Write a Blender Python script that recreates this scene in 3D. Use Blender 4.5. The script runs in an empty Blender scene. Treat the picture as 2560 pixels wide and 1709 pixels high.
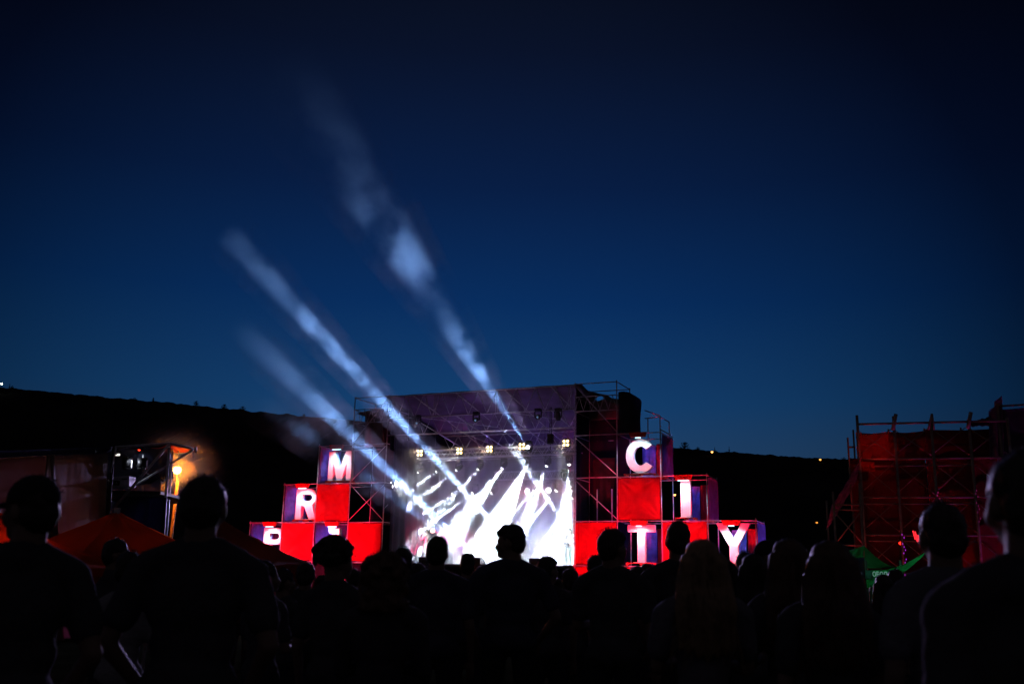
import bpy, bmesh, math, random
from mathutils import Vector, Matrix, noise
R = math.radians
PI = math.pi
rnd = random.Random(7)
scene = bpy.context.scene
COL = scene.collection

# ------------------------------------------------------------------ camera
PITCH, ROLL, FPX, CAMZ = 0.235, 0.0202, 2441.0, 1.40
cd = bpy.data.cameras.new('camera')
cam = bpy.data.objects.new('camera', cd)
COL.objects.link(cam)
cd.sensor_width = 36.0
cd.lens = 36.0 * FPX / 2560.0
cd.clip_start = 0.1
cd.clip_end = 3000
CAMM = Matrix.Translation((0, 0, CAMZ)) @ Matrix.Rotation(PI / 2 + PITCH, 4, 'X') @ Matrix.Rotation(ROLL, 4, 'Z')
cam.matrix_world = CAMM
cd.dof.use_dof = True
cd.dof.focus_distance = 40.0
cd.dof.aperture_fstop = 2.8
scene.camera = cam

# ------------------------------------------------------------------ render
scene.view_settings.view_transform = 'Standard'
scene.view_settings.look = 'None'
scene.view_settings.exposure = 0.0
scene.view_settings.gamma = 1.0
cy = scene.cycles
cy.max_bounces = 5
cy.diffuse_bounces = 2
cy.glossy_bounces = 2
cy.transmission_bounces = 4
cy.transparent_max_bounces = 12
cy.volume_bounces = 0
cy.volume_step_rate = 1.0
cy.volume_max_steps = 96
cy.sample_clamp_indirect = 2.0
cy.use_adaptive_sampling = True
cy.adaptive_threshold = 0.02
cy.use_denoising = True
cy.caustics_reflective = False
cy.caustics_refractive = False

# ------------------------------------------------------------------ world: the sky well after sunset
world = bpy.data.worlds.new('World')
scene.world = world
world.use_nodes = True
nt = world.node_tree
nt.nodes.clear()
def N(t, k, **kw):
    n = t.nodes.new(k)
    for a, b in kw.items():
        setattr(n, a, b)
    return n
out = N(nt, 'ShaderNodeOutputWorld')
bg = N(nt, 'ShaderNodeBackground')
sky = N(nt, 'ShaderNodeTexSky')
sky.sky_type = 'NISHITA'
sky.sun_disc = False
sky.sun_elevation = R(-5.0)
sky.sun_rotation = R(180)
sky.air_density = 1.0
sky.dust_density = 0.4
sky.ozone_density = 6.0
tc = N(nt, 'ShaderNodeTexCoord')
sep = N(nt, 'ShaderNodeSeparateXYZ')
nt.links.new(tc.outputs['Generated'], sep.inputs[0])
ramp = N(nt, 'ShaderNodeValToRGB')
el = ramp.color_ramp.elements
def stops(cr, lst):
    while len(cr.elements) < len(lst):
        cr.elements.new(0.5)
    for e, (p, c) in zip(cr.elements, lst):
        e.position = p
        e.color = (c[0], c[1], c[2], 1)
# z of the view direction: 0 at the horizon, .64 at the top of the picture
stops(ramp.color_ramp, [(0.0, (.025, .074, .150)), (.10, (.0180, .056, .134)), (.17, (.0070, .048, .150)),
                        (.27, (.0026, .0270, .1150)), (.38, (.0028, .0145, .0660)), (.50, (.0038, .0088, .0330)),
                        (.62, (.0050, .0075, .0165)), (1.0, (.010, .012, .02))])
nt.links.new(sep.outputs['Z'], ramp.inputs[0])
# lens vignette put into the sky colour: darker with azimuth away from ahead
az = N(nt, 'ShaderNodeVectorMath', operation='DOT_PRODUCT')
az.inputs[1].default_value = (-.04, .985, .17)
nt.links.new(tc.outputs['Generated'], az.inputs[0])
r2 = N(nt, 'ShaderNodeValToRGB')
stops(r2.color_ramp, [(0.0, (.40, .36, .36)), (.62, (.3, .27, .27)), (.78, (.12, .11, .11)), (.86, (.26, .25, .25)), (.93, (.68, .66, .64)), (1.0, (1, 1, 1))])
nt.links.new(az.outputs['Value'], r2.inputs[0])
mul = N(nt, 'ShaderNodeMix', data_type='RGBA', blend_type='MULTIPLY')
mul.inputs[0].default_value = 1.0
nt.links.new(ramp.outputs[0], mul.inputs[6])
nt.links.new(r2.outputs[0], mul.inputs[7])
sk = N(nt, 'ShaderNodeMix', data_type='RGBA', blend_type='ADD')
sk.inputs[0].default_value = 0.02
nt.links.new(mul.outputs[2], sk.inputs[6])
nt.links.new(sky.outputs[0], sk.inputs[7])
# behind the camera: added neutral fill that lifts the dark backs of the crowd
dk2 = N(nt, 'ShaderNodeMapRange')
dk2.inputs['From Min'].default_value = .70; dk2.inputs['From Max'].default_value = .30
nt.links.new(az.outputs['Value'], dk2.inputs[0])
rear_fill = N(nt, 'ShaderNodeMix', data_type='RGBA')
nt.links.new(dk2.outputs[0], rear_fill.inputs[0])
nt.links.new(sk.outputs[2], rear_fill.inputs[6])
rear_fill.inputs[7].default_value = (.0165, .0145, .0190, 1)
nt.links.new(rear_fill.outputs[2], bg.inputs[0])
bg.inputs[1].default_value = 1.0
nt.links.new(bg.outputs[0], out.inputs[0])

# ------------------------------------------------------------------ frames
AL, W_, OPN, HZ, Z0 = 0.4205, 2.07, 10.31, 1.991, 1.93
P0 = Vector((3.07, 45.93, 0))
U = Vector((math.cos(AL), -math.sin(AL), 0))
NN = Vector((math.sin(AL), math.cos(AL), 0))
def ST(t, d, z):
    return P0 + U * t + NN * d + Vector((0, 0, z))
def ray(px, py):
    v = Vector(((px - 1280) / FPX, -(py - 854.5) / FPX, -1))
    return (CAMM.to_3x3() @ v)
ORG = Vector((0, 0, CAMZ))
def WP(px, py, Y):
    v = ray(px, py)
    return ORG + v * (Y / v.y)
def SPX(px, py, d):
    v = ray(px, py)
    k = ((P0 - ORG).dot(NN) + d) / v.dot(NN)
    q = ORG + v * k - P0
    return q.dot(U), d, q.z
def SPW(px, py, d):
    return ST(*SPX(px, py, d))
def gz(y):
    return -0.018 * max(0.0, min(y, 60) - 5)

# ------------------------------------------------------------------ materials
MATS = {}
def mat(name, col, rough=.7, metal=0, noise_s=None, noise_a=.25, bump=0, bscale=30, spec=.3, transl=0, trcol=None):
    if name in MATS:
        return MATS[name]
    m = bpy.data.materials.new(name)
    m.use_nodes = True
    t = m.node_tree
    b = t.nodes['Principled BSDF']
    b.inputs['Base Color'].default_value = (*col, 1)
    b.inputs['Roughness'].default_value = rough
    b.inputs['Metallic'].default_value = metal
    b.inputs['Specular IOR Level'].default_value = spec
    co = N(t, 'ShaderNodeTexCoord')
    if noise_s:
        nz = N(t, 'ShaderNodeTexNoise')
        nz.inputs['Scale'].default_value = noise_s
        nz.inputs['Detail'].default_value = 5
        t.links.new(co.outputs['Object'], nz.inputs['Vector'])
        cr = N(t, 'ShaderNodeValToRGB')
        a = [max(0, c * (1 - noise_a)) for c in col]
        z = [min(1, c * (1 + noise_a)) for c in col]
        stops(cr.color_ramp, [(.3, a), (.7, z)])
        t.links.new(nz.outputs[0], cr.inputs[0])
        t.links.new(cr.outputs[0], b.inputs['Base Color'])
    if bump:
        n2 = N(t, 'ShaderNodeTexNoise')
        n2.inputs['Scale'].default_value = bscale
        n2.inputs['Detail'].default_value = 4
        t.links.new(co.outputs['Object'], n2.inputs['Vector'])
        bp = N(t, 'ShaderNodeBump')
        bp.inputs['Strength'].default_value = bump
        bp.inputs['Distance'].default_value = .02
        t.links.new(n2.outputs[0], bp.inputs['Height'])
        t.links.new(bp.outputs[0], b.inputs['Normal'])
    if transl:
        tr = N(t, 'ShaderNodeBsdfTranslucent')
        tr.inputs[0].default_value = (*(trcol or col), 1)
        mx = N(t, 'ShaderNodeMixShader')
        mx.inputs[0].default_value = transl
        o = t.nodes['Material Output']
        t.links.new(b.outputs[0], mx.inputs[1])
        t.links.new(tr.outputs[0], mx.inputs[2])
        t.links.new(mx.outputs[0], o.inputs[0])
    MATS[name] = m
    return m
def emat(name, col, s):
    if name in MATS:
        return MATS[name]
    m = bpy.data.materials.new(name)
    m.use_nodes = True
    t = m.node_tree
    t.nodes.clear()
    o = N(t, 'ShaderNodeOutputMaterial')
    e = N(t, 'ShaderNodeEmission')
    e.inputs[0].default_value = (*col, 1)
    e.inputs[1].default_value = s
    t.links.new(e.outputs[0], o.inputs[0])
    MATS[name] = m
    return m

M_STEEL = mat('galvanised_steel', (.42, .42, .45), .45, .6, 6, .3)
M_ALU = mat('aluminium_truss', (.62, .62, .66), .4, .5, 9, .15)
M_BLACK = mat('black_metal', (.015, .015, .017), .45, .2)
M_RED = mat('red_fabric', (.70, .014, .032), .75, 0, 2.2, .12, .25, 14, transl=.25, trcol=(.8, .01, .02))
M_BLUEFAB = mat('violet_fabric', (.20, .15, .50), .8, 0, 3, .3, .5, 18)
M_WHITE = mat('white_letter_board', (.78, .78, .76), .6, 0, 3, .06, .05, 30)
M_HOOD = mat('red_metal_hood', (.55, .03, .02), .5, .1)
M_ROOF = mat('roof_tarpaulin', (.17, .12, .22), .7, 0, 1.3, .25, .3, 4)
M_DARKCLOTH = mat('black_stage_cloth', (.010, .008, .013), .85, 0, 2, .3, .5, 10)
M_CURTAIN = mat('grey_violet_curtain', (.045, .036, .065), .8, 0, 2, .25, .4, 8)
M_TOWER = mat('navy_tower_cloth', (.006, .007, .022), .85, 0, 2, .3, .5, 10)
M_DECK = mat('stage_deck_board', (.012, .012, .014), .55, 0, 4, .3)
M_TARP = mat('weathered_tarpaulin', (.17, .15, .14), .65, 0, 1.1, .3, .5, 5)
M_DARKTARP = mat('dark_blue_tarpaulin', (.03, .035, .07), .6, 0, 1.4, .4, .6, 6)

# ------------------------------------------------------------------ mesh helpers
class MB:
    def __init__(s):
        s.bm = bmesh.new()
    def box(s, c, size, rot=None):
        m = Matrix.Translation(c)
        if rot is not None:
            m = m @ rot.to_4x4()
        m = m @ Matrix.Diagonal((*size, 1))
        bmesh.ops.create_cube(s.bm, size=1, matrix=m)
        return s
    def tube(s, a, b, r, r2=None, n=8):
        a = Vector(a); b = Vector(b)
        v = b - a
        L = v.length
        if L < 1e-6:
            return s
        m = Matrix.Translation((a + b) / 2) @ v.to_track_quat('Z', 'Y').to_matrix().to_4x4()
        bmesh.ops.create_cone(s.bm, cap_ends=True, cap_tris=False, segments=n, radius1=r, radius2=r if r2 is None else r2, depth=L, matrix=m)
        return s
    def ball(s, c, r, sub=2, rot=None):
        if not hasattr(r, '__len__'):
            r = (r, r, r)
        m = Matrix.Translation(c)
        if rot is not None:
            m = m @ rot.to_4x4()
        bmesh.ops.create_icosphere(s.bm, subdivisions=sub, radius=1, matrix=m @ Matrix.Diagonal((*r, 1)))
        return s
    def cap(s, a, b, ra, rb, sub=2):
        s.ball(a, ra, sub); s.ball(b, rb, sub)
        return s.tube(a, b, ra, rb, 12)
    def quad(s, pts):
        s.bm.faces.new([s.bm.verts.new(p) for p in pts])
        return s
    def grid(s, fn, nu, nv, thick=0.0):
        """sheet from fn(u,v); thick gives it a second side"""
        vs = [[s.bm.verts.new(fn(i / nu, j / nv)) for j in range(nv + 1)] for i in range(nu + 1)]
        fs = [s.bm.faces.new((vs[i][j], vs[i + 1][j], vs[i + 1][j + 1], vs[i][j + 1])) for i in range(nu) for j in range(nv)]
        if thick:
            bmesh.ops.solidify(s.bm, geom=fs, thickness=thick)
        return s
    def build(s, name, m, parent=None, smooth=False, bevel=0, loc=None):
        me = bpy.data.meshes.new(name)
        s.bm.normal_update()
        s.bm.to_mesh(me)
        s.bm.free()
        if m is not None:
            me.materials.append(m)
        if smooth:
            me.polygons.foreach_set('use_smooth', [True] * len(me.polygons))
        o = bpy.data.objects.new(name, me)
        COL.objects.link(o)
        if parent is not None:
            o.parent = parent
        if loc is not None:
            o.location = loc
        if bevel:
            md = o.modifiers.new('bevel', 'BEVEL')
            md.width = bevel
            md.segments = 2
            md.limit_method = 'ANGLE'
        return o
def tag(o, label=None, cat=None, group=None, kind=None):
    if label: o['label'] = label
    if cat: o['category'] = cat
    if group: o['group'] = group
    if kind: o['kind'] = kind
    return o
def thing(name, label, cat, loc=(0, 0, 0), rz=0, group=None):
    o = bpy.data.objects.new(name, None)
    COL.objects.link(o)
    o.empty_display_size = .2
    o.location = loc
    o.rotation_euler = (0, 0, rz)
    return tag(o, label, cat, group)
def copy_tree(o, parent=None):
    c = o.copy()
    COL.objects.link(c)
    if parent is not None:
        c.parent = parent
    for ch in list(o.children):
        copy_tree(ch, c)
    return c
def spot(name, parent, loc, direction, power, cone, col, blend=.3, size=.03):
    l = bpy.data.lights.new(name, 'SPOT')
    l.energy = power
    l.spot_size = R(cone)
    l.spot_blend = blend
    l.shadow_soft_size = size
    l.color = col
    o = bpy.data.objects.new(name, l)
    COL.objects.link(o)
    if parent is not None:
        o.parent = parent
    o.location = loc
    o.rotation_mode = 'QUATERNION'
    o.rotation_quaternion = Vector(direction).to_track_quat('-Z', 'Y')
    return o
def beam(name, parent, loc, direction, power, size, spread, col):
    l = bpy.data.lights.new(name, 'AREA')
    l.shape = 'DISK'
    l.size = size
    l.spread = R(spread)
    l.energy = power
    l.color = col
    o = bpy.data.objects.new(name, l)
    COL.objects.link(o)
    if parent is not None:
        o.parent = parent
    o.location = loc
    o.rotation_mode = 'QUATERNION'
    o.rotation_quaternion = Vector(direction).to_track_quat('-Z', 'Y')
    return o
def volmat(name, dens, aniso, col=(1, 1, 1), fn=None):
    """pale scattering smoke; fn(tree, vector socket) -> factor socket for drifting patches"""
    m = bpy.data.materials.new(name)
    m.use_nodes = True
    t = m.node_tree
    t.nodes.clear()
    o = N(t, 'ShaderNodeOutputMaterial')
    p = N(t, 'ShaderNodeVolumePrincipled')
    p.inputs['Color'].default_value = (*col, 1)
    p.inputs['Density'].default_value = dens
    p.inputs['Anisotropy'].default_value = aniso
    t.links.new(p.outputs[0], o.inputs['Volume'])
    if fn:
        fac = fn(t)
        mu = N(t, 'ShaderNodeMath', operation='MULTIPLY')
        mu.inputs[1].default_value = dens
        t.links.new(fac, mu.inputs[0])
        t.links.new(mu.outputs[0], p.inputs['Density'])
    return m
# ================================================================== STAGE
def stage_thing(name, label, cat, t=0, d=0, z=0, group=None):
    return thing(name, label, cat, ST(t, d, z), -AL, group)
PR = .028
def pipe(parent, a, b, name='pole', r=PR, m=None, org=(0, 0, 0)):
    o_ = Vector(org)
    return MB().tube(Vector(a) - o_, Vector(b) - o_, r, n=8).build(name, m or M_STEEL, parent, smooth=True)
def rosette(mb, p):
    MB().tube(Vector(p) + Vector((0, 0, -.035)), Vector(p) + Vector((0, 0, .035)), .055, n=8).build('coupler', M_STEEL, mb)

def banner_fn(t0, t1, z0, z1, d, seed, amp=.035):
    def f(u, v):
        t = t0 + (t1 - t0) * u
        z = z0 + (z1 - z0) * v
        edge = min(1, 6 * min(u, 1 - u, v, 1 - v))
        n1 = noise.noise(Vector((u * 2.2 + seed, v * 2.2, seed))) * amp * 1.6
        # tension folds running out of the corners
        fold = 0
        for cu, cv in ((0, 0), (1, 0), (0, 1), (1, 1)):
            a = math.atan2(v - cv, u - cu)
            rr = math.hypot(u - cu, v - cv)
            fold += math.sin(a * 14 + seed * 3 + cu * 2) * math.exp(-rr * 2.2) * amp * .5
        n2 = noise.noise(Vector((u * 7 + seed, v * 3, seed * 2))) * amp * .35
        sag = -.02 * math.sin(u * PI) * (v if z1 > z0 else 1)
        return (t, d + (n1 + fold + n2) * edge, z + sag * (1 if v > .5 else -1) * .5)
    return f

def wing(label, ts, heights, red, tower_side, outer):
    """scaffold wing: ts = pole positions, heights = lifts per bay"""
    o = stage_thing('scaffold_wing', label, 'scaffolding')
    D = W_
    nb = len(heights)
    def top_at(i):
        h = [heights[k] for k in (i - 1, i) if 0 <= k < nb]
        return max(h)
    for i, t in enumerate(ts):
        zt = Z0 + HZ * top_at(i) + .10
        if i in tower_side:
            zt = 10.45
        for d in (0, D):
            pipe(o, (t, d, gz(46) - .0), (t, d, zt))
    couplers = o
    done = set()
    for k in range(nb):
        a, b = ts[k], ts[k + 1]
        for r_ in range(heights[k] + 1):
            z = Z0 + HZ * r_
            for d in (0, D):
                pipe(o, (a, d, z), (b, d, z), 'ledger', .024)
            for t in (a, b):
                pipe(o, (t, 0, z), (t, D, z), 'transom', .024)
                if (t, z) not in done: rosette(couplers, (t, 0, z)); done.add((t, z))
        for r_ in range(heights[k]):
            for d in ((0,) if k in (tower_bay(nb, tower_side),) and r_ > 0 else ()):
                z = Z0 + HZ * r_
                if tower_side[0] == 0:
                    pipe(o, (a, d, z + HZ - .08), (b, d, z + .08), 'brace', .022)
                else:
                    pipe(o, (a, d, z + .08), (b, d, z + HZ - .08), 'brace', .022)
                    if r_ == 1: pipe(o, (a, d + .03, z + HZ - .08), (b, d + .03, z + .08), 'brace', .018)
                pipe(o, (a, D, z + .08), (b, D, z + HZ - .08), 'brace', .020)
    for (k, r_) in red:
        a, b = sorted((ts[k], ts[k + 1]))
        z = Z0 + HZ * r_
        MB().grid(banner_fn(a + .05, b - .05, z + .06, z + HZ - .05, -.02, k * 3.1 + r_ * 1.7 + ts[0], .05 if ts[0] < 0 else .085), 40, 40, .004).build('red_banner', M_RED, o, smooth=True)
    return o
def tower_bay(nb, ts_):
    return 0 if ts_[0] == 0 else nb - 1

RT = [0, W_, 2 * W_, 3 * W_, 4 * W_]
LT = [-OPN - W_ * k for k in (4, 3, 2, 1, 0)]
wingR = wing('steel scaffold stack with red banners right of the stage, framing C, I, T and Y', RT, [3, 3, 2, 1],
             [(0, 0), (1, 1), (2, 0)], (0, 1), 1)
wingL = wing('steel scaffold stack with red banners left of the stage, framing P, R, I and M', LT, [1, 2, 3, 3],
             [(3, 0), (2, 1), (1, 0)], (4, 3), -1)
# lower skirts, from the lowest ledger to the ground
for o, a, b in ((wingR, 0, 4 * W_), (wingL, LT[0], LT[4])):
    n = 4
    for k in range(n):
        t0 = a + (b - a) * k / n; t1 = a + (b - a) * (k + 1) / n
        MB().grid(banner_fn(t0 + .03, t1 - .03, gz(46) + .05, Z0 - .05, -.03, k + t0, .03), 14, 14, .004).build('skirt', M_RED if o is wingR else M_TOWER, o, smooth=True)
# cloth inside the letter cubes: side, back
def cloth(parent, p00, p10, p01, m, name='side_cloth', seed=0, amp=.04, nu=16, nv=16):
    p00, p10, p01 = Vector(p00), Vector(p10), Vector(p01)
    nrm = (p10 - p00).cross(p01 - p00).normalized()
    def f(u, v):
        e = min(1, 5 * min(u, 1 - u, v, 1 - v))
        return p00 + (p10 - p00) * u + (p01 - p00) * v + nrm * e * amp * (noise.noise(Vector((u * 5 + seed, v * 2, seed))) + .5 * math.sin(u * 17 + seed))
    return MB().grid(f, nu, nv, .004).build(name, m, parent, smooth=True)
for (i, r_) in ((0, 0), (1, 1), (2, 2), (2, 0)):
    z = Z0 + HZ * r_ + .05; t = LT[i] + .05
    cloth(wingL, (t, .05, z), (t, W_ - .05, z), (t, .05, z + HZ - .1), M_BLUEFAB, 'side_cloth', i + r_)
    cloth(wingL, (t, W_ - .06, z), (LT[i + 1] - .05, W_ - .06, z), (t, W_ - .06, z + HZ - .1), M_CURTAIN, 'back_cloth', i * 2 + r_)
for (i, r_) in ((1, 2), (2, 1), (3, 0)):
    z = Z0 + HZ * r_ + .05; t = RT[i + 1] + .05
    cloth(wingR, (t, .04, z), (t, W_ - .04, z), (t, .04, z + HZ - .12), M_BLUEFAB, 'side_cloth', i + r_ + 5)
for (i, r_) in ((1, 2), (2, 1), (3, 0), (1, 0)):
    z = Z0 + HZ * r_ + .05
    a = RT[i] + W_ * .30; m_ = RT[i] + W_ * .62; b = RT[i + 1] - .04
    cloth(wingR, (a, W_ - .05, z), (m_, W_ - .05, z), (a, W_ - .05, z + HZ - .35), M_BLUEFAB, 'back_cloth', i * 2 + r_)
    cloth(wingR, (m_ + .04, W_ - .08, z), (b - .12, W_ - .08, z), (m_ + .04, W_ - .08, z + HZ - .30), M_RED, 'back_cloth', i * 2 + r_, .06)
# dark cloths hung inside the right tower
cloth(wingR, (.35, 1.6, Z0 + HZ * .95), (1.45, 1.6, Z0 + HZ * .95), (.35, 1.6, Z0 + HZ * 2.55), mat('maroon_cloth', (.03, .008, .014), .8, 0, 3, .3), 'inner_cloth', 3)
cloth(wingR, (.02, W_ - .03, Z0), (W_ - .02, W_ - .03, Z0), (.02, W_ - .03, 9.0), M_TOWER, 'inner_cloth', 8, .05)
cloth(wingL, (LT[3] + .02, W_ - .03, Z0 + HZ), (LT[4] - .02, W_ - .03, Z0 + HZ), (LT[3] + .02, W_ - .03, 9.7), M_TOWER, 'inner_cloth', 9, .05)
for t_, z_ in ((.72, Z0 + HZ * 1.0), (1.45, Z0 + HZ * 1.0)):
    pipe(wingR, (t_, 1.1, z_), (t_, 1.1, z_ + 1.55), 'pole', .03)
pipe(wingL, (LT[3] + 1.35, 1.2, Z0 + HZ), (LT[3] + 1.35, 1.2, Z0 + HZ + .75), 'pole', .025)
# tower heads above the cubes
for o, a, b, s in ((wingR, RT[0], RT[1], 1), (wingL, LT[3], LT[4], -1)):
    for z in (9.05, 9.75, 10.38):
        for d in (0, W_):
            pipe(o, (a, d, z), (b, d, z), 'ledger', .024)
        pipe(o, (a, 0, z), (a, W_, z), 'transom', .024)
        pipe(o, (b, 0, z), (b, W_, z), 'transom', .024)
    pipe(o, (a, 0, 10.3) if s > 0 else (b, 0, 10.3), (b, 0, 8.0) if s > 0 else (a, 0, 8.0), 'brace', .024)
    zz = 9.05
    for k in range(5):
        x0 = a + (b - a) * k / 5; x1 = a + (b - a) * (k + .5) / 5; x2 = a + (b - a) * (k + 1) / 5
        pipe(o, (x0, 0, 9.07), (x1, 0, 9.73), 'brace', .014)
        pipe(o, (x1, 0, 9.73), (x2, 0, 9.07), 'brace', .014)

# ---- tarpaulins on the tower heads
tp = stage_thing('tower_tarpaulin', 'grey tarpaulin slung under the top of the tower right of the roof truss', 'tarpaulin')
MB().grid(lambda u, v: (.03 + 2.0 * u, .06 + 1.9 * v, 9.7 + .52 * math.sin(min(1, u * 1.25) * PI) * (.6 + .4 * v) - .35 * u * u + .06 * noise.noise(Vector((u * 6, v * 6, 0)))), 20, 14, .01).build('tarpaulin_sheet', M_TARP, tp, smooth=True)
MB().grid(lambda u, v: (.05 + 1.95 * u, 1.85 + .1 * math.sin(u * 9), 8.9 + (.85 + .2 * math.sin(u * 3)) * v), 16, 10, .01).build('tarpaulin_sheet', M_TARP, tp, smooth=True)
tp = stage_thing('tower_tarpaulin', 'grey tarpaulin sagging inside the top of the tower left of the roof truss', 'tarpaulin')
MB().grid(lambda u, v: (LT[3] + .04 + 2.0 * u, .1 + 1.9 * v, 9.55 + .18 * math.sin(u * 2.6) + .05 * noise.noise(Vector((u * 6, v * 6, 3)))), 18, 12, .01).build('tarpaulin_sheet', M_TARP, tp, smooth=True)
MB().grid(lambda u, v: (LT[3] + .04 + (1.25 - .3 * v) * u, 1.0 + .12 * math.sin(u * 8), 7.9 + (1.65) * v), 16, 10, .01).build('tarpaulin_sheet', M_TARP, tp, smooth=True)
# dark wrap down the outside of the right tower
wr = stage_thing('tower_wrap', 'dark blue cloth wrapped down the outside edge of the right tower above the letter C', 'tarpaulin')
def wrapf(u, v):
    a = u * PI * 1.15
    w = 1.0 + .12 * noise.noise(Vector((u * 5, v * 2, 1)))
    top = 1 if v < .9 else 1 - (v - .9) * 4
    return (W_ + .04 + .82 * math.sin(a) * w * top, .12 + .9 * (1 - math.cos(a)) * .9, 7.9 + 2.0 * v + .1 * math.sin(u * 6) * v - .25 * u * v)
MB().grid(wrapf, 26, 18, .01).build('cloth_wrap', M_DARKTARP, wr, smooth=True)
MB().grid(lambda u, v: (W_ + .04 + .80 * u, .12 + 1.6 * v, 9.88 - .35 * u * u - .12 * v), 10, 8, .01).build('cloth_cap', M_DARKTARP, wr, smooth=True)
# little access frame behind the C cube
af = stage_thing('access_frame', 'thin pipe frame standing up behind the letter C against the sky', 'scaffolding')
for a, b in (((2.9, 2.3, 7.9), (2.9, 2.3, 8.95)), ((3.5, 2.3, 7.9), (3.5, 2.3, 9.05)), ((2.75, 2.3, 9.35), (3.5, 2.3, 9.05)), ((2.75, 2.3, 8.95), (3.5, 2.3, 9.0)),
             ((3.5, 2.3, 8.4), (4.0, 2.5, 8.1)), ((3.5, 2.3, 7.9), (3.5, 4.0, 7.9)), ((3.5, 4, 7.9), (3.5, 4, 9.0)), ((3.5, 2.3, 9.0), (3.5, 4, 9.0))):
    pipe(af, a, b, 'pipe', .028)

# ---- the roof over the opening
roof = stage_thing('stage_roof', 'big pitched stage roof with purple lit underside and open front truss', 'stage roof')
ZF, ZB, DB = 10.34, 8.55, 9.5
def truss_flat(parent, a, b, h, n, r=.03, r2=.018, up=(0, 0, -1), name='truss', mm=None):
    """flat truss with zigzag web as one mesh"""
    a, b, up = Vector(a), Vector(b), Vector(up)
    m = MB()
    m.tube(a, b, r); m.tube(a + up * h, b + up * h, r)
    for k in range(n):
        p = a.lerp(b, k / n); q = a.lerp(b, (k + .5) / n); s_ = a.lerp(b, (k + 1) / n)
        m.tube(p, q + up * h, r2, n=6); m.tube(q + up * h, s_, r2, n=6)
    m.tube(a, a + up * h, r2); m.tube(b, b + up * h, r2)
    return m.build(name, mm or M_STEEL, parent, smooth=True)
truss_flat(roof, (-OPN, 0, ZF), (0, 0, ZF), 1.16, 10, .036, .024, name='front_truss')
for x in (-OPN * .74, -OPN * .73, -OPN * .405, -OPN * .395, -.35, -.25):
    pipe(roof, (x, 0, ZF), (x, 0, ZF - 1.16), 'hanger', .018)
truss_flat(roof, (-OPN, 3.0, ZF - .62), (0, 3.0, ZF - .62), .95, 11, .03, .02, name='cross_truss')
truss_flat(roof, (-OPN, 6.2, ZF - 1.25), (0, 6.2, ZF - 1.25), .8, 11, .03, .02, name='cross_truss')
pipe(roof, (-OPN, 0, 8.32), (0, 0, 8.32), 'tie_bar', .026)
for x in (-OPN * .86, -OPN * .62, -OPN * .36, -OPN * .12):
    pipe(roof, (x, 0, ZF - .02), (x, DB, ZB - .02), 'rafter', .035)
    pipe(roof, (x, 0, ZF - 1.16), (x, DB, ZB - .75), 'rafter', .03)
for x0, x1 in ((-OPN * .86, -OPN * .62), (-OPN * .36, -OPN * .62), (-OPN * .36, -OPN * .12), (-.2, -OPN * .12)):
    pipe(roof, (x0, 0, ZF - 1.1), (x1, 5, 9.3), 'wind_brace', .022)
    pipe(roof, (x0, 5, 9.25), (x1, DB, 8.0), 'wind_brace', .022)
def rooff(u, v):
    return (-OPN - .3 + (OPN + .6) * u, .02 + DB * v, ZF + .05 + (ZB - ZF) * v - .10 * abs(math.sin(u * PI * 4)) * math.sin(v * PI) + .03 * noise.noise(Vector((u * 14, v * 6, 0))))
MB().grid(rooff, 60, 24, .01).build('roof_sheet', M_ROOF, roof, smooth=True)
MB().grid(lambda u, v: (-OPN - .1 + (OPN + .2) * u, DB - .05 + .10 * math.sin(u * 90) * .6, 1.6 + (ZB - 1.6) * v), 160, 6, .01).build('backdrop', M_DARKCLOTH, roof, smooth=True)
# side curtains, left side seen from the front
MB().grid(lambda u, v: (-OPN + .12 + .05 * math.sin(u * 40) + .05 * noise.noise(Vector((u * 8, v * 2, 0))), .5 + 4.0 * u, 1.7 + 6.6 * v), 90, 10, .01).build('side_curtain', M_CURTAIN, roof, smooth=True)
MB().grid(lambda u, v: (-OPN + .55 + .07 * math.sin(u * 30 + v), 4.7 + 2.2 * u, 1.7 + 6.1 * v), 50, 10, .01).build('side_curtain', M_CURTAIN, roof, smooth=True)
MB().grid(lambda u, v: (-OPN + .9 + 2.3 * u, 7.2 + .09 * math.sin(u * 26) + .2 * u, 1.7 + 6.0 * v), 60, 10, .01).build('side_curtain', M_CURTAIN, roof, smooth=True)
MB().grid(lambda u, v: (-.12 + .06 * math.sin(u * 40), .5 + 8.0 * u, 1.7 + 6.6 * v), 90, 10, .01).build('side_curtain', M_DARKCLOTH, roof, smooth=True)

for t_, sgn in ((-OPN + .03, 1), (-.03, -1)):
    MB().grid(lambda u, v, t_=t_: (t_ + .04 * math.sin(u * 30), .25 + (DB - .4) * u, 7.6 + (ZF - .08 + (ZB - ZF) * (.02 + .96 * u) - 7.6) * v), 50, 8, .01).build('gable_cloth', M_TOWER, roof, smooth=True)
# ---- stage platform
plat = stage_thing('stage_platform', 'raised black stage floor between the two scaffold stacks', 'stage')
MB().box((-OPN / 2, DB / 2 - .1, Z0 - .08), (OPN - .1, DB, .12)).build('stage_deck', M_DECK, plat, bevel=.01)
MB().grid(lambda u, v: (-OPN + .1 + (OPN - .2) * u, -.22 + .03 * math.sin(u * 120), gz(46) + (Z0 - gz(46) - .15) * v), 160, 3, .01).build('front_skirt', M_DARKCLOTH, plat, smooth=True)
for x in range(6):
    for d in (.5, 4.5, 8.5):
        MB().tube((-OPN + .5 + x * (OPN - 1) / 5, d, gz(50) - .05), (-OPN + .5 + x * (OPN - 1) / 5, d, Z0 - .14), .04).build('leg', M_STEEL, plat)

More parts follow.
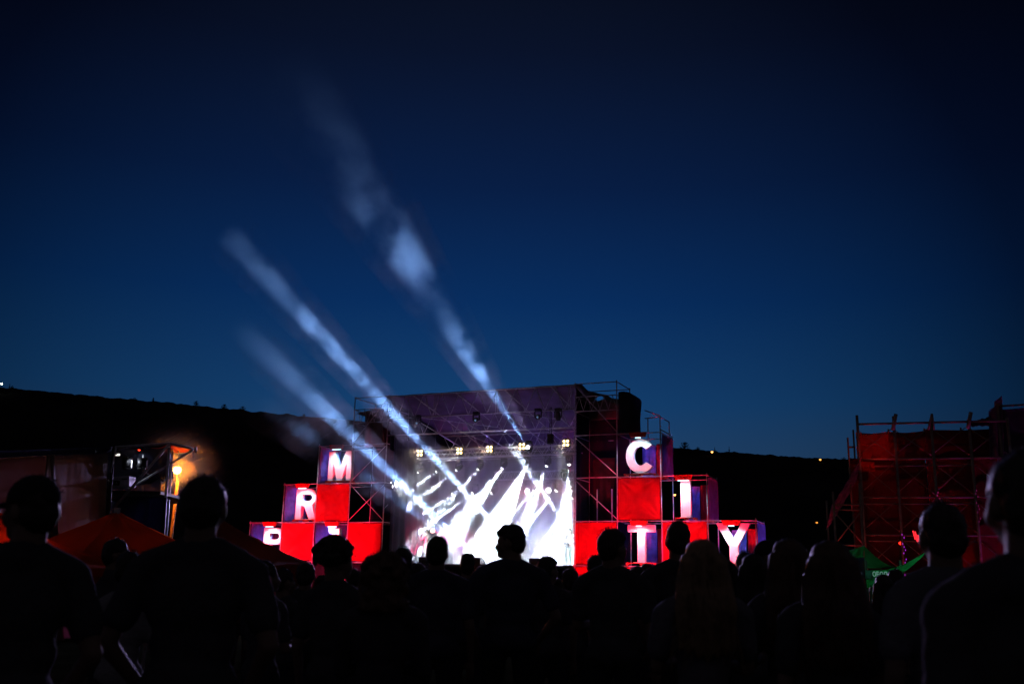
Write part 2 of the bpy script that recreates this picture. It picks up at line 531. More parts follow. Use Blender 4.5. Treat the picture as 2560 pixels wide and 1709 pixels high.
# ================================================================== LETTERS
def letter_mesh(ch, w, h, thick):
    """bold sans capitals as extruded outlines, origin bottom centre"""
    s = min(.30 * w, .36) if ch != 'I' else w
    def arc(cx, cz, rx, rz, a0, a1, n=14):
        return [(cx + rx * math.cos(R(a0 + (a1 - a0) * k / n)), cz + rz * math.sin(R(a0 + (a1 - a0) * k / n))) for k in range(n + 1)]
    loops = []
    x0, x1 = -w / 2, w / 2
    if ch == 'I':
        loops = [[(x0, 0), (x1, 0), (x1, h), (x0, h)]]
    elif ch == 'T':
        loops = [[(-s / 2, 0), (s / 2, 0), (s / 2, h - s * .85), (x1, h - s * .85), (x1, h), (x0, h), (x0, h - s * .85), (-s / 2, h - s * .85)]]
    elif ch == 'Y':
        loops = [[(-s / 2, 0), (s / 2, 0), (s / 2, h * .42), (x1, h), (x1 - s * 1.05, h), (0, h * .62), (x0 + s * 1.05, h), (x0, h), (-s / 2, h * .42)]]
    elif ch == 'M':
        k = s * .82
        loops = [[(x0, 0), (x0 + k, 0), (x0 + k, h * .66), (-k * .52, 0), (k * .52, 0), (x1 - k, h * .66), (x1 - k, 0), (x1, 0), (x1, h), (x1 - k * 1.25, h), (0, h * .38), (x0 + k * 1.25, h), (x0, h)]]
    elif ch in 'PR':
        hb = h * .56
        rz = hb / 2
        cx = x1 - rz * .95
        outer = [(x0, 0), (x0 + s, 0), (x0 + s, h - hb)]
        if ch == 'R':
            outer += [(x0 + s + .12 * w, h - hb), (x1 - s * 1.0, 0), (x1 + .03, 0), (x1 - s * .55, h - hb + .06)]
            outer += arc(cx, h - rz, rz * .95, rz, -62, 90)
        else:
            outer += arc(cx, h - rz, rz * .95, rz, -90, 90)
        outer += [(x0, h)]
        k = s * .72
        inner = [(x0 + s, h - hb + k)] + arc(cx - .02, h - rz, rz * .95 - k * .8, rz - k, -90, 90) + [(x0 + s, h - k)]
        loops = [outer, inner]
    elif ch == 'C':
        rx, rz = w / 2, h / 2
        loops = [arc(0, rz, rx, rz, 38, 322, 40) + arc(0, rz, rx - s, rz - s * .95, 318, 42, 40)]
    cu = bpy.data.curves.new('tmp', 'CURVE')
    cu.dimensions = '2D'
    cu.fill_mode = 'BOTH'
    cu.extrude = thick / 2
    cu.bevel_depth = .006
    for lp in loops:
        sp = cu.splines.new('POLY')
        sp.points.add(len(lp) - 1)
        for p, q in zip(sp.points, lp):
            p.co = (q[0], q[1], 0, 1)
        sp.use_cyclic_u = True
    ob = bpy.data.objects.new('tmp', cu)
    COL.objects.link(ob)
    dg = bpy.context.evaluated_depsgraph_get()
    me = bpy.data.meshes.new_from_object(ob.evaluated_get(dg))
    bpy.data.objects.remove(ob)
    bpy.data.curves.remove(cu)
    me.transform(Matrix.Rotation(PI / 2, 4, 'X'))
    return me
LAMPC = (.38, .80, 1.0)
letters = [
    # char, bay left t, row, width, height, label
    ('P', LT[0], 0, 1.25, 1.52, 'white letter P standing in the lowest and leftmost open cube'),
    ('R', LT[1], 1, 1.25, 1.56, 'white letter R standing in the open cube between P and M'),
    ('M', LT[2], 2, 1.42, 1.52, 'white letter M standing in the top cube of the left stack'),
    ('I', LT[2], 0, .40, 1.50, 'white letter I standing in the low cube under the M, behind a mop of hair'),
    ('C', RT[1], 2, 1.38, 1.58, 'white letter C standing in the top cube of the right stack'),
    ('I', RT[2], 1, .44, 1.66, 'white letter I standing in the middle cube between C and Y'),
    ('T', RT[1], 0, 1.25, 1.64, 'white letter T standing in the low cube under the C'),
    ('Y', RT[3], 0, 1.48, 1.70, 'white letter Y standing in the outermost low cube of the right stack'),
]
for ch, tb, r_, w, h, lab in letters:
    tc_ = tb + W_ * (.57 if tb < 0 else .50)
    if ch == 'P': tc_ = tb + W_ * .66
    if ch == 'R': tc_ = tb + W_ * .60
    zb = Z0 + HZ * r_ + .06
    lt = stage_thing('letter_sign', lab, 'letter', tc_, .38, zb)
    me = letter_mesh(ch, w, h, .22)
    me.transform(Matrix.Translation((0, 0, .13)))
    me.materials.append(M_WHITE)
    for p in me.polygons: p.material_index = 0
    ob = bpy.data.objects.new('letter_body', me)
    COL.objects.link(ob); ob.parent = lt
    # pallet the letter stands on
    pb = MB()
    pw = max(w + .15, .95)
    for k in range(3):
        pb.box((-pw / 2 + .06 + k * (pw - .12) / 2, -.02, .035), (.10, .42, .07))
    for k in range(5):
        pb.box((0, -.20 + k * .09, .088), (pw, .07, .03))
    pb.build('pallet', M_HOOD, lt)
    if ch != 'I' or tb > 0:
        MB().box((0, -.0, .118), (min(w + .08, .75), .30, .018)).build('foot_plate', M_WHITE, lt)
    # red lamp hood at the top front of the cube
    hb = stage_thing('lamp_hood', 'red trapezoid lamp hood lighting the letter ' + ch + (' from the top of its cube' if ch != 'I' else (' in the left stack' if tb < 0 else ' in the right stack')), 'lamp', tc_ if tb > 0 else tc_ - .02, -.10, Z0 + HZ * (r_ + 1), 'red lamp hoods over the letters')
    m = MB()
    v = [(-.42, .02), (.42, .02), (.33, -.20), (-.33, -.20)]
    for (d0) in (-.09, .09):
        m.quad([(x, d0, z) for x, z in v])
    for k in range(4):
        (xa, za), (xb, zb2) = v[k], v[(k + 1) % 4]
        m.quad([(xa, -.09, za), (xb, -.09, zb2), (xb, .09, zb2), (xa, .09, za)])
    for x in (-.22, -.07, .1, .25):
        m.ball((x, -.1, -.09 + .03 * math.sin(x * 40)), (.055, .03, .045), 1)
    m.build('hood', M_HOOD, hb)
    for sx in (-1, 1):
        MB().tube((sx * .38, 0, -.01), (sx * .85, 0, .0), .012).build('hood_bracket', M_STEEL, hb)
    for x in ((-.13, .0), (.0, .13)) if ch in 'CTY' else ((-.25, .25),):
        MB().box(((x[0] + x[1]) / 2, .0, -.225), (x[1] - x[0] - .01, .05, .035)).build('light_tube', emat('cool_tube', (.45, .85, 1), 3), hb)
    spot('letter_light', hb, (0, -.32, -.33), (0, .62, -1.0), 105, 128, LAMPC, .6, .12)
    spot('cube_fill', hb, (0, 1.0, -.24), (-.5, .35, -1.0), 60, 168, (.16, .22, 1.0), .6, .12)  # added blue fill for the cube cloths, apart from the hood's tube

# red floods low in front of the stacks
def flood(t, d, aim_t, aim_z, power, cone, col, label, aimd=0):
    f = stage_thing('flood_light', label, 'flood light', t, d, gz(40), 'floodlights aimed up at the stacks')
    MB().box((0, 0, .30), (.45, .22, .32)).build('housing', M_BLACK, f, bevel=.02)
    MB().tube((-.27, 0, .02), (-.27, 0, .32), .015).tube((.27, 0, .02), (.27, 0, .32), .015).tube((-.27, 0, .02), (.27, 0, .02), .015).build('yoke', M_BLACK, f)
    MB().box((0, .115, .30), (.38, .01, .26)).build('lens', emat('red_lens', (1, .02, .03), 2), f)
    v = Vector((aim_t - t, aimd - d, aim_z - gz(40) - .3))
    spot('flood_beam', f, (0, .18, .30), v, power, cone, col, .35, .15)
RC = (1.0, .008, .05)
flood(2.2, -6.5, 2.6, 3.0, 9000, 50, RC, 'black floodlight on the grass in front of the letter T')
flood(7.0, -5.0, 6.4, 2.8, 6000, 50, RC, 'black floodlight on the grass in front of the letter Y')
flood(-OPN - 2.6, -6.5, -OPN - 3.2, 3.1, 10500, 51, RC, 'black floodlight on the grass in front of the left stack')
flood(-OPN - 7.2, -5.0, -OPN - 6.4, 2.6, 6000, 50, RC, 'black floodlight on the grass in front of the letter P')

flood(12.5, 1.5, 8.2, 4.4, 1500, 60, (.42, .20, 1.0), 'added violet floodlight on the grass beyond the letter Y, aimed at the side cloths', 1.2)  # extra violet lamp put in to colour the right side cloths
# ================================================================== LIGHTING TRUSSES AND LAMPS
def box_truss(name, label, a, b, w=.34, h=.42, n=14, m=None):
    """square truss from a to b (stage coordinates) as a thing: four chords and the web"""
    a = Vector(a); b = Vector(b)
    c = (a + b) / 2
    o = stage_thing(name, label, 'truss', c.x, c.y, c.z)
    a = a - c; b = b - c
    L = (b - a)
    for dy, dz in ((-w / 2, h / 2), (w / 2, h / 2), (-w / 2, -h / 2), (w / 2, -h / 2)):
        off = Vector((0, dy, dz))
        MB().tube(a + off, b + off, .028).build('chord', m or M_ALU, o, smooth=True)
    web = MB()
    for k in range(n):
        for dy in (-w / 2, w / 2):
            p = a + L * (k / n); q = a + L * ((k + .5) / n); s = a + L * ((k + 1) / n)
            lo = Vector((0, dy, -h / 2)); hi = Vector((0, dy, h / 2))
            web.tube(p + hi, q + lo, .014, n=6); web.tube(q + lo, s + hi, .014, n=6)
        p = a + L * (k / n)
        for dz in (-h / 2, h / 2):
            web.tube(p + Vector((0, -w / 2, dz)), a + L * ((k + 1) / n) + Vector((0, w / 2, dz)), .012, n=6)
    web.build('web', m or M_ALU, o, smooth=True)
    return o
t1a = SPX(1065, 1141, 1.6); t1b = SPX(1432, 1118, 1.6)
ZT1 = (t1a[2] + t1b[2]) / 2
box_truss('lighting_truss', 'silver lighting truss carrying the warm blinder lamps across the stage', (-OPN + 1.0, 1.6, ZT1), (-.15, 1.6, ZT1), n=15)
q = SPX(1300, 1188, 6.0)
ZT3 = q[2]
box_truss('lighting_truss', 'lower silver lighting truss far back over the right half of the stage', (-OPN + 3.4, 6.0, ZT3), (-.2, 6.0, ZT3), n=17)
q = SPX(1300, 1160, 3.4)
ZT2 = q[2] + .32
o = stage_thing('lighting_bar', 'thin lighting bar that the upper row of beam lamps hangs from', 'lighting bar', -OPN / 2, 3.4, ZT2)
MB().tube((-OPN / 2 + .6, 0, 0), (OPN / 2 - .3, 0, 0), .03).build('bar', M_STEEL, o)
MB().tube((-OPN / 2 + .6, 0, .35), (OPN / 2 - .3, 0, .35), .022).build('bar', M_STEEL, o)
for k in range(6):
    x = -OPN / 2 + 1 + k * 1.6
    MB().tube((x, 0, 0), (x, 0, 1.9), .009, n=5).build('sling', M_BLACK, o)
# cables and small dark boxes under the first truss: dimmers
for k, (px, py) in enumerate(((1345, 1142), (1322, 1144), (1362, 1139), (1385, 1141))):
    t, d, z = SPX(px, py, 2.4)
    c = stage_thing('cable_loop', 'dark cable loops hanging below the blinder truss, ' + ('nearest the stage centre', 'left of the cable pair', 'right of the first loops', 'nearest the right tower')[k], 'cable', t, d, z, 'cable loops under the truss')
    m = MB()
    for j in range(3):
        w0, sag = .28 + .07 * j, .10 + .05 * j
        pts = [Vector((-w0 / 2 + w0 * i / 8, .04 * j, -sag * math.sin(i / 8 * PI))) for i in range(9)]
        for a, b in zip(pts, pts[1:]):
            m.tube(a, b, .011, n=5)
    m.build('cable', M_STEEL, c)
hz_ = stage_thing('chain_hoist', 'black chain hoist hanging above the blinder truss near the right tower', 'hoist', *SPX(1376, 1092, 1.6))
MB().box((0, 0, -.1), (.26, .24, .5)).build('hoist_body', M_BLACK, hz_, bevel=.02)
for x in (-.03, .05):
    MB().tube((x, 0, .1), (x, 0, 1.5), .014, n=6).build('chain', M_BLACK, hz_)
MB().tube((0, 0, -.3), (0, 0, -.75), .03, n=6).build('chain', M_BLACK, hz_)

# ---- blinders: four warm lamps in a square
WARM = emat('warm_halogen', (1.0, .62, .10), 2.2)
WARMC = emat('halogen_core', (1.0, .92, .70), 5)
for k, (px, py, where) in enumerate(((1050, 1132, 'leftmost on the truss, near the curtain'), (1149, 1127, 'second from the curtain side'), (1224, 1122, 'in the middle of the truss'),
                                     (1305, 1115.5, 'second from the right tower'), (1415, 1107, 'beside the right tower'))):
    t, d, z = SPX(px, py, 1.25)
    b = stage_thing('blinder_lamp', 'square blinder with four glowing warm bulbs, ' + where, 'stage light', t, d, z, 'four bulb blinders on the front truss')
    MB().box((0, .06, 0), (.40, .12, .40)).build('housing', M_BLACK, b, bevel=.015)
    MB().tube((0, .1, .15), (0, .3, .3), .02).build('bracket', M_BLACK, b)
    spot('blinder_light', b, (0, -.12, 0), (0, -1, -.12), 110, 120, (1, .70, .40), .8, .12)
    for sx in (-1, 1):
        for sz in (-1, 1):
            lm = MB().ball((sx * .092, -.01, sz * .092), (.078, .03, .078), 2).build('bulb', WARM, b, smooth=True)
            MB().ball((sx * .092, -.035, sz * .092), (.052, .02, .052), 2).build('filament', WARMC, lm, smooth=True)

# ---- moving heads
LENS = emat('white_lens', (.93, .97, 1.0), 14)
MB_MAT = mat('lamp_shell', (.03, .03, .035), .35, .1)
def moving_head(label, t, d, z, aim, power, cone, col=(.68, .85, 1.0), hang=True, blend=.25, group='beam lamps on the bars', rl=.072, gob=False, lens=None):
    """base, yoke, head and lens; the head turned towards aim (stage coordinates)"""
    o = stage_thing('moving_head_lamp', label, 'stage light', t, d, z, group)
    v = (Vector(aim) - Vector((t, d, z))).normalized()
    s = 1 if hang else -1
    MB().box((0, 0, s * .34), (.30, .24, .12)).build('base', MB_MAT, o, bevel=.015)
    y = MB()
    y.box((0, 0, s * .26), (.34, .08, .05))
    for sx in (-1, 1):
        y.box((sx * .17, 0, s * .11), (.035, .09, .30))
    y.build('yoke', MB_MAT, o, bevel=.01)
    hd = MB()
    hd.tube(-v * .20, v * .03, .10, .135, 16)
    hd.tube(v * .03, v * .16, .135, .11, 16)
    hd.ball(-v * .18, .10, 2)
    h = hd.build('head', MB_MAT, o, smooth=False)
    lq = v.to_track_quat('Z', 'Y').to_matrix()
    MB().ball(v * .150, (rl, rl, rl * .62), 3, lq).build('lens', lens or LENS, h, smooth=True)
    if power:
        if cone < 0:
            beam('beam_light', o, v * .21, v, power, rl * 1.9, -cone, col)
        else:
            spot('beam_light', o, v * (.16 + rl * .62), v, power, cone, col, blend, .02)
    return o
def to(px, py, d):
    return SPX(px, py, d)
names1 = ['leftmost of the upper row', 'second in the upper row from the curtain', 'third in the upper row, crossed by the sky beam', 'fourth in the upper row, left of the first wide white beam',
          'upper row, at the top of the first wide white beam', 'upper row, at the top of the widest white beam', 'upper row, second from the right tower', 'upper row, beside the right tower above the black box']
row1 = [((1051, 1176), (968, 1228), 2.6, 8, 70000), ((1097, 1174), (1000, 1245), 2.6, 8, 70000), ((1147, 1170), (1045, 1250), 2.6, 9, 75000), ((1200, 1167), (1130, 1245), 2.8, 9, 75000),
        ((1260, 1164), (1165, 1290), 2.4, 19, 75000), ((1317.5, 1160), (1245, 1310), 2.4, 25, 170000), ((1369.5, 1157), (1340, 1235), 3.0, 14, 90000), ((1423, 1154), (1418, 1220), 2.6, 15, 60000)]
for nm, (s, e, dd, cone, pw) in zip(names1, row1):
    t, d, z = SPX(*s, 3.2)
    moving_head('beam lamp hanging ' + nm, t, d, z, to(*e, dd), pw, cone)
names2 = ['leftmost of the lower row, throwing the long thin beam', 'second in the lower row', 'third in the lower row', 'lower row, between the two round wash lamps', 'lower row, right of the middle wash lamp', 'lower row, at the edge of the right tower']
row2 = [((1139, 1231), (1030, 1303), 3.6, 4.0, 420000), ((1188, 1228), (1070, 1314), 3.8, 4.0, 420000), ((1235.5, 1227), (1110, 1328), 4.0, 4.2, 420000), ((1341, 1221), (1200, 1370), 4.4, 5.0, 330000),
        ((1396, 1219.5), (1290, 1350), 4.4, 5.0, 330000), ((1434, 1237), (1330, 1400), 4.2, 5.0, 330000)]
for nm, (s, e, dd, cone, pw) in zip(names2, row2):
    t, d, z = SPX(*s, 4.6)
    moving_head('beam lamp hanging ' + nm, t, d, z, to(*e, dd), pw, cone, rl=.105)
for nm, (px, py) in (('left of the three', (1321, 1226.5)), ('middle of the three', (1374, 1223.5)), ('right of the three, at the tower edge', (1428.5, 1220.5))):
    t, d, z = SPX(px, py, 5.2)
    moving_head('round wash lamp under the lower truss, ' + nm, t, d, z, (t - .2, d - 3, z - .9), 90, 60, (1, .05, .08), group='round wash lamps under the lower truss', rl=.14)

# the big black lamp at the tower edge
t, d, z = SPX(1412, 1192, 1.4)
moving_head('big black unlit lamp hanging in front of the lower truss at the right tower', t, d, z, (t - .5, d + 1, z - 1.2), 0, 0, group='unlit lamps', lens=M_BLACK)

# floor lamps at left
for nm, (px, py), aim_, col, L in (('leftmost, with a white lens', (1006, 1323), (955, 1372), (.8, .88, 1), LENS), ('middle one, with a red rimmed lens', (1029, 1318), (985, 1372), (1, .1, .16), emat('red_white_lens', (1, .55, .45), 9)),
                                   ('right one, glowing red beside the singer', (1079, 1324), (1130, 1350), (1, .04, .12), emat('red_white_lens', (1, .55, .45), 9))):
    t, d, z = SPX(px, py, 4.4)
    moving_head('side lamp on the low left boom, ' + nm, t, d, z, to(*aim_, 3.0), 1500, 26, col, group='lamps on the low left boom', rl=.12, lens=L)
bm_ = stage_thing('lamp_boom', 'thin black boom holding the low side lamps at the left curtain', 'lamp stand', *SPX(1046, 1300, 4.8))
MB().tube((-1.2, 0, .15), (1.2, 0, .15), .03).tube((0, 0, .15), (0, 0, -2.6), .03).tube((0, 0, .1), (0, 0, 1.9), .012).build('boom_pipe', M_BLACK, bm_)
t, d, z = SPX(1036, 1301, 4.2)
moving_head('bright lamp on top of the low left boom', t, d, z + .05, to(1130, 1235, 3.6), 5000, 22, (.8, .88, 1), hang=False, group='lamps on the low left boom', rl=.11)

# follow spot clamped to the left tower with its glaring patch on the curtain
t, d, z = SPX(972, 1214, .15)
o = moving_head('black wash lamp clamped to the left tower with a glaring white lens', t, d, z, (t + .9, d + 1.3, z - .1), 420, 100, (.85, .93, 1), group='wash lamps on the towers', rl=.10)
MB().tube((0, 0, .35), (-.35, -.1, .38), .03).build('clamp', M_BLACK, o)
t, d, z = SPX(984, 1199, 1.0)
o = moving_head('glaring wash lamp beside the left tower, tilted back', t, d, z - .15, (t + .5, d - .5, z - .5), 260, 70, (.9, .96, 1), group='wash lamps on the towers', rl=.19)

# ---- lamps shooting sky beams out over the crowd
sky_beams = [
    # source px, depth, far px, far world Y, cone, power, label
    ((1172, 1380), 3.4, (640, 990), 33, 3.0, 500000, 'floor lamp throwing the lowest beam out past the letter M'),
    ((1180, 1377), 3.8, (585, 805), 33, 3.3, 2100000, 'floor lamp throwing the beam across the left tower'),
    ((1250, 1322), 3.4, (560, 575), 33, 3.1, 2300000, 'floor lamp throwing the long beam up to the left'),
    ((1322, 1122), .3, (690, 130), 27, 7.4, 240000, 'truss lamp throwing the wide high beam over the roof'),
]
# where the drifting banks of smoke lie along each beam (share of its length, thickness)
BANKS = [[(0, .8), (.3, .7), (.5, .6), (.66, .3), (.74, .06), (.84, .45), (.93, .08), (1, 0)],
         [(0, .6), (.35, .7), (.5, 1.0), (.65, .9), (.75, .5), (.87, .2), (1, 0)],
         [(0, .8), (.4, .7), (.55, .9), (.75, .9), (.82, .25), (.9, .35), (.96, .2), (1, 0)],
         [(0, .5), (.15, .55), (.33, .9), (.45, .35), (.60, .9), (.68, .6), (.78, .12), (1, .0)]]
for k, (s, ds, e, Ye, cone, pw, lab) in enumerate(sky_beams):
    S = SPW(*s, ds)
    E_ = WP(*e, Ye)
    t, d, z = SPX(*s, ds)
    V = E_ - S
    aim = (t + V.dot(U), d + V.dot(NN), z + V.z)
    o = moving_head(lab, t, d, z, aim, pw, cone, (.22, .45, 1.0), hang=(k == 3), blend=1.0, group='lamps throwing the sky beams', rl=(.17, .17, .17, .10)[k])
    # drifting smoke round the beam, thick and thin in patches
    Dn = V.normalized()
    L = V.length * 1.12
    r0, r1 = .4, .4 + L * math.tan(R(abs(cone) / 2)) * 1.1
    start = 0.3
    sm = MB().tube((0, 0, start), (0, 0, L), r0, r1, 20)
    def fn(t_, k=k, L=L):
        c = N(t_, 'ShaderNodeTexCoord')
        mp = N(t_, 'ShaderNodeMapping')
        mp.inputs['Scale'].default_value = (1.0, 1.0, (.8, .9, 1.0, .8)[k])
        mp.inputs['Location'].default_value = (3.1 * k, 1.7, (.4, 2.2, 5.3, 8.1)[k])
        t_.links.new(c.outputs['Object'], mp.inputs[0])
        nz = N(t_, 'ShaderNodeTexNoise')
        nz.inputs['Scale'].default_value = (.8, .8, .85, .55)[k]
        nz.inputs['Detail'].default_value = 4
        nz.inputs['Roughness'].default_value = .6
        t_.links.new(mp.outputs[0], nz.inputs[0])
        cr = N(t_, 'ShaderNodeMapRange')
        cr.inputs['From Min'].default_value = .44
        cr.inputs['From Max'].default_value = .57
        cr.inputs['To Min'].default_value = (.16, .16, .14, .05)[k]
        cr.inputs['To Max'].default_value = 1.0
        t_.links.new(nz.outputs[0], cr.inputs[0])
        # thins out towards the far end
        sp = N(t_, 'ShaderNodeSeparateXYZ')
        t_.links.new(c.outputs['Object'], sp.inputs[0])
        dv = N(t_, 'ShaderNodeMath', operation='DIVIDE')
        dv.inputs[1].default_value = L / 1.12
        t_.links.new(sp.outputs[2], dv.inputs[0])
        fd = N(t_, 'ShaderNodeValToRGB')
        fd.color_ramp.interpolation = 'EASE'
        stops(fd.color_ramp, [(p_, (q_, q_, q_)) for p_, q_ in BANKS[k]])
        t_.links.new(dv.outputs[0], fd.inputs[0])
        mu = N(t_, 'ShaderNodeMath', operation='MULTIPLY')
        t_.links.new(cr.outputs[0], mu.inputs[0]); t_.links.new(fd.outputs[0], mu.inputs[1])
        return mu.outputs[0]
    so = sm.build('smoke', volmat('drifting_smoke_%d' % k, .055, .0, (1, 1, 1), fn))
    so.location = S
    so.data.materials[0].cycles.volume_step_rate = .12
    so.rotation_mode = 'QUATERNION'
    so.rotation_quaternion = Dn.to_track_quat('Z', 'Y')
    tag(so, ('thin smoke drifting along the lowest beam past the letter M', 'thin smoke drifting along the beam over the left tower', 'patchy smoke drifting along the long beam to the upper left', 'wide pale smoke drifting up over the stage roof')[k], 'smoke', kind='stuff')

# ---- haze filling the stage box: even haze everywhere, a thicker bank low on the right
for (t0, t1, d0, d1, z0, z1, dn, lab) in ((-OPN + .25, -.25, .3, 9.0, Z0, 7.7, .085, 'thin white haze filling the stage under the lighting trusses'),
                                          (-7.4, -.3, .6, 8.8, Z0 + .02, 6.1, .085, 'thicker bank of white haze low on the right half of the stage')):
    hzb = MB().box((0, 0, 0), (t1 - t0, d1 - d0, z1 - z0)).build('smoke', volmat('stage_haze', dn, .25), bevel=0)
    hzb.location = ST((t0 + t1) / 2, (d0 + d1) / 2, (z0 + z1) / 2)
    hzb.rotation_euler = (0, 0, -AL)
    tag(hzb, lab, 'haze', kind='stuff')

# added white washes fill the right half, added violet ones tint roof and curtain
for k, (t, d, z, aim, pw, cone, col, lab) in enumerate([
    (-3.4, 7.6, 2.3, (-3.6, 3.0, 2.9), 3600, 60, (.74, .88, 1), 'added floor wash lamp at the back of the stage, left one'),
    (-1.6, 7.6, 2.3, (-1.4, 3.0, 2.9), 3600, 60, (.74, .88, 1), 'added floor wash lamp at the back of the stage, right one'),
    (-OPN + 1.6, 7.0, 2.2, (-OPN + 1.0, 2.0, 7.5), 700, 80, (.40, .16, .95), 'added violet floor wash lamp behind the left curtain'),
    (-5.2, 8.6, 2.3, (-5.2, 3.5, 10), 1300, 100, (.24, .15, 1.0), 'added violet floor wash lamp aimed up at the roof'),
    (-2.0, 8.6, 2.3, (-2.0, 3.5, 10), 900, 100, (.28, .15, 1.0), 'added violet floor wash lamp behind the drum riser aimed up at the roof'),
    (-OPN + .9, 1.6, 2.2, (-OPN + .6, 3.5, 4), 600, 90, (1, .03, .14), 'red floor wash lamp at the foot of the left curtain'),
]):
    moving_head(lab, t, d, z, aim, pw, cone, col, hang=False, blend=.8, group='wash lamps on the stage floor', rl=.10)
# violet floods added to brighten the front of the towers and trusses
for t, nm in ((-OPN * .72, 'left'), (-OPN * .22, 'right')):
    f = stage_thing('flood_light', 'violet floodlight in the pit at the %s end of the stage front' % nm, 'flood light', t, -3.6, gz(42), 'added floodlights in the pit')
    MB().box((0, 0, .30), (.45, .22, .32)).build('housing', M_BLACK, f, bevel=.02)
    MB().tube((-.27, 0, .02), (-.27, 0, .32), .015).tube((.27, 0, .02), (.27, 0, .32), .015).build('yoke', M_BLACK, f)
    spot('flood_beam', f, (0, .2, .35), (0, .62, 1), 500, 62, (.72, .42, .95), .8, .15)

# lamps added on the front roof edge to give the crowd its faint rim
for k, (t, nm) in enumerate(((-8.4, 'near the left tower'), (-5.1, 'over the middle of the opening'), (-1.8, 'near the right tower'))):
    moving_head('small dim added rim lamp hanging from the front roof truss ' + nm, t, -.25, 8.85, (t + 5.5, -36, -1.5), 4500, 75, (.55, .45, 1.0), blend=.9, group='added rim lamps on the roof truss', rl=.05, lens=emat('dim_lens', (.3, .5, .8), .5))

# floor lamps crossing the upper rows from below
for (s_, e, d0, d1, lab) in (((1300, 1400), (1128, 1190), 5.0, 1.6, 'floor lamp crossing the hanging beams from the middle of the stage'),
                             ((1434, 1345), (1352, 1222), 5.0, 2.6, 'floor lamp crossing the hanging beams from the right wing'),
                             ((1168, 1392), (1048, 1258), 4.4, 2.4, 'floor lamp crossing the thin beams left of the drum kit')):
    t, d, z = SPX(*s_, d0)
    moving_head(lab, t, d, max(z, Z0 + .45), to(*e, d1), 230000, 4.6, (.66, .84, 1.0), hang=False, blend=.5, group='floor lamps crossing the beams', rl=.10)
# ================================================================== GROUND AND HILLS
M_GRASS = mat('dark_grass', (.012, .015, .008), 1.0, 0, .9, .45, .6, 30, spec=0)
M_HILL = mat('hillside_scrub', (.020, .020, .022), .98, 0, .05, .4, .0, spec=.0)
gm = MB()
def gfun(u, v):
    x = (u - .5) * 2400
    # rows close together near the camera
    y = -60 + 1500 * v ** 2.2
    return (x, y, gz(y) - .0 + (.05 * noise.noise(Vector((x * .05, y * .3, 0))) if 2 < y < 200 else 0))
gm.grid(gfun, 120, 140)
g = gm.build('ground', M_GRASS, smooth=True)
tag(g, kind='structure')
# plateau edge behind everything: crest read as a height at 230 m
YR = 230
crest = [(-900, 925), (-400, 945), (0, 968), (120, 978), (240, 990), (420, 1006), (600, 1024), (760, 1040), (880, 1050), (1100, 1080), (1300, 1098), (1500, 1108), (1690, 1119),
         (1750, 1124), (1850, 1131), (1950, 1139), (2060, 1145), (2160, 1149), (2400, 1160), (2700, 1170), (3600, 1185)]
cx = [WP(a, b, YR) for a, b in crest]
def crest_z(x):
    for a, b in zip(cx, cx[1:]):
        if x <= b.x:
            k = (x - a.x) / (b.x - a.x)
            return a.z + (b.z - a.z) * max(0, k)
    return cx[-1].z
hm = MB()
x0, x1 = cx[0].x, cx[-1].x
def hfun(u, v):
    x = x0 + (x1 - x0) * u
    h = crest_z(x)
    y = 95 + 135 * v if v <= .8 else YR - 27 + (v - .8) * 700
    s = min(1, v / .8)
    z = -1.2 + (h + 1.2) * (s ** 1.25)
    y = 95 + (YR - 95) * s + max(0, v - .8) * 900
    n1 = noise.noise(Vector((x * .03, y * .03, 0))) * 2.2 * s * (1 - s) + noise.noise(Vector((x * .35, y * .2, 4))) * .42 * s + noise.noise(Vector((x * 1.1, y * .5, 9))) * .22 * s
    return (x, y, z + n1)
hm.grid(hfun, 700, 40)
h = hm.build('hill', M_HILL, smooth=False)
tag(h, kind='structure')

# shrubs and thin trees on the crest
M_LEAF = mat('night_foliage', (.010, .012, .008), .95, 0, 5, .4, spec=0)
M_BARK = mat('bark', (.02, .015, .01), .9)
def shrub(px, py, wpx, hpx, label, cat='bush', name='bush', seed=0, Y=YR - 1):
    b = WP(px, py, Y)
    sc = Y / FPX
    w, hh = wpx * sc, hpx * sc
    zb = crest_z(b.x) - .4
    o = thing(name, label, cat, (b.x, b.y, zb))
    rr = random.Random(seed)
    t = MB().tube((0, 0, -.3), (0, 0, hh * .6), w * .05 + .05, w * .02 + .02)
    for k in range(4):
        a = k * 1.7
        t.tube((0, 0, hh * .2), (math.cos(a) * w * .3, math.sin(a) * w * .3, hh * .65), .06, .03)
    t.build('trunk', M_BARK, o)
    f = MB()
    for k in range(260):
        r_ = rr.random() ** .4
        a = rr.random() * 2 * PI
        e = rr.random() * PI - PI * .35
        lump = 1 + .35 * noise.noise(Vector((math.cos(a) * 2 + seed, math.sin(a) * 2, e * 2)))
        p = Vector((math.cos(a) * math.cos(e) * w * .5 * r_ * lump, math.sin(a) * math.cos(e) * w * .4 * r_ * lump, hh * .55 + math.sin(e) * hh * .5 * r_ * lump))
        s = .10 * hh * (.5 + rr.random())
        q = [p + Vector((rr.uniform(-s, s), rr.uniform(-s, s), rr.uniform(-s, s))) for _ in range(3)]
        f.bm.faces.new([f.bm.verts.new(c) for c in q])
    f.build('crown', M_LEAF, o)
    return o
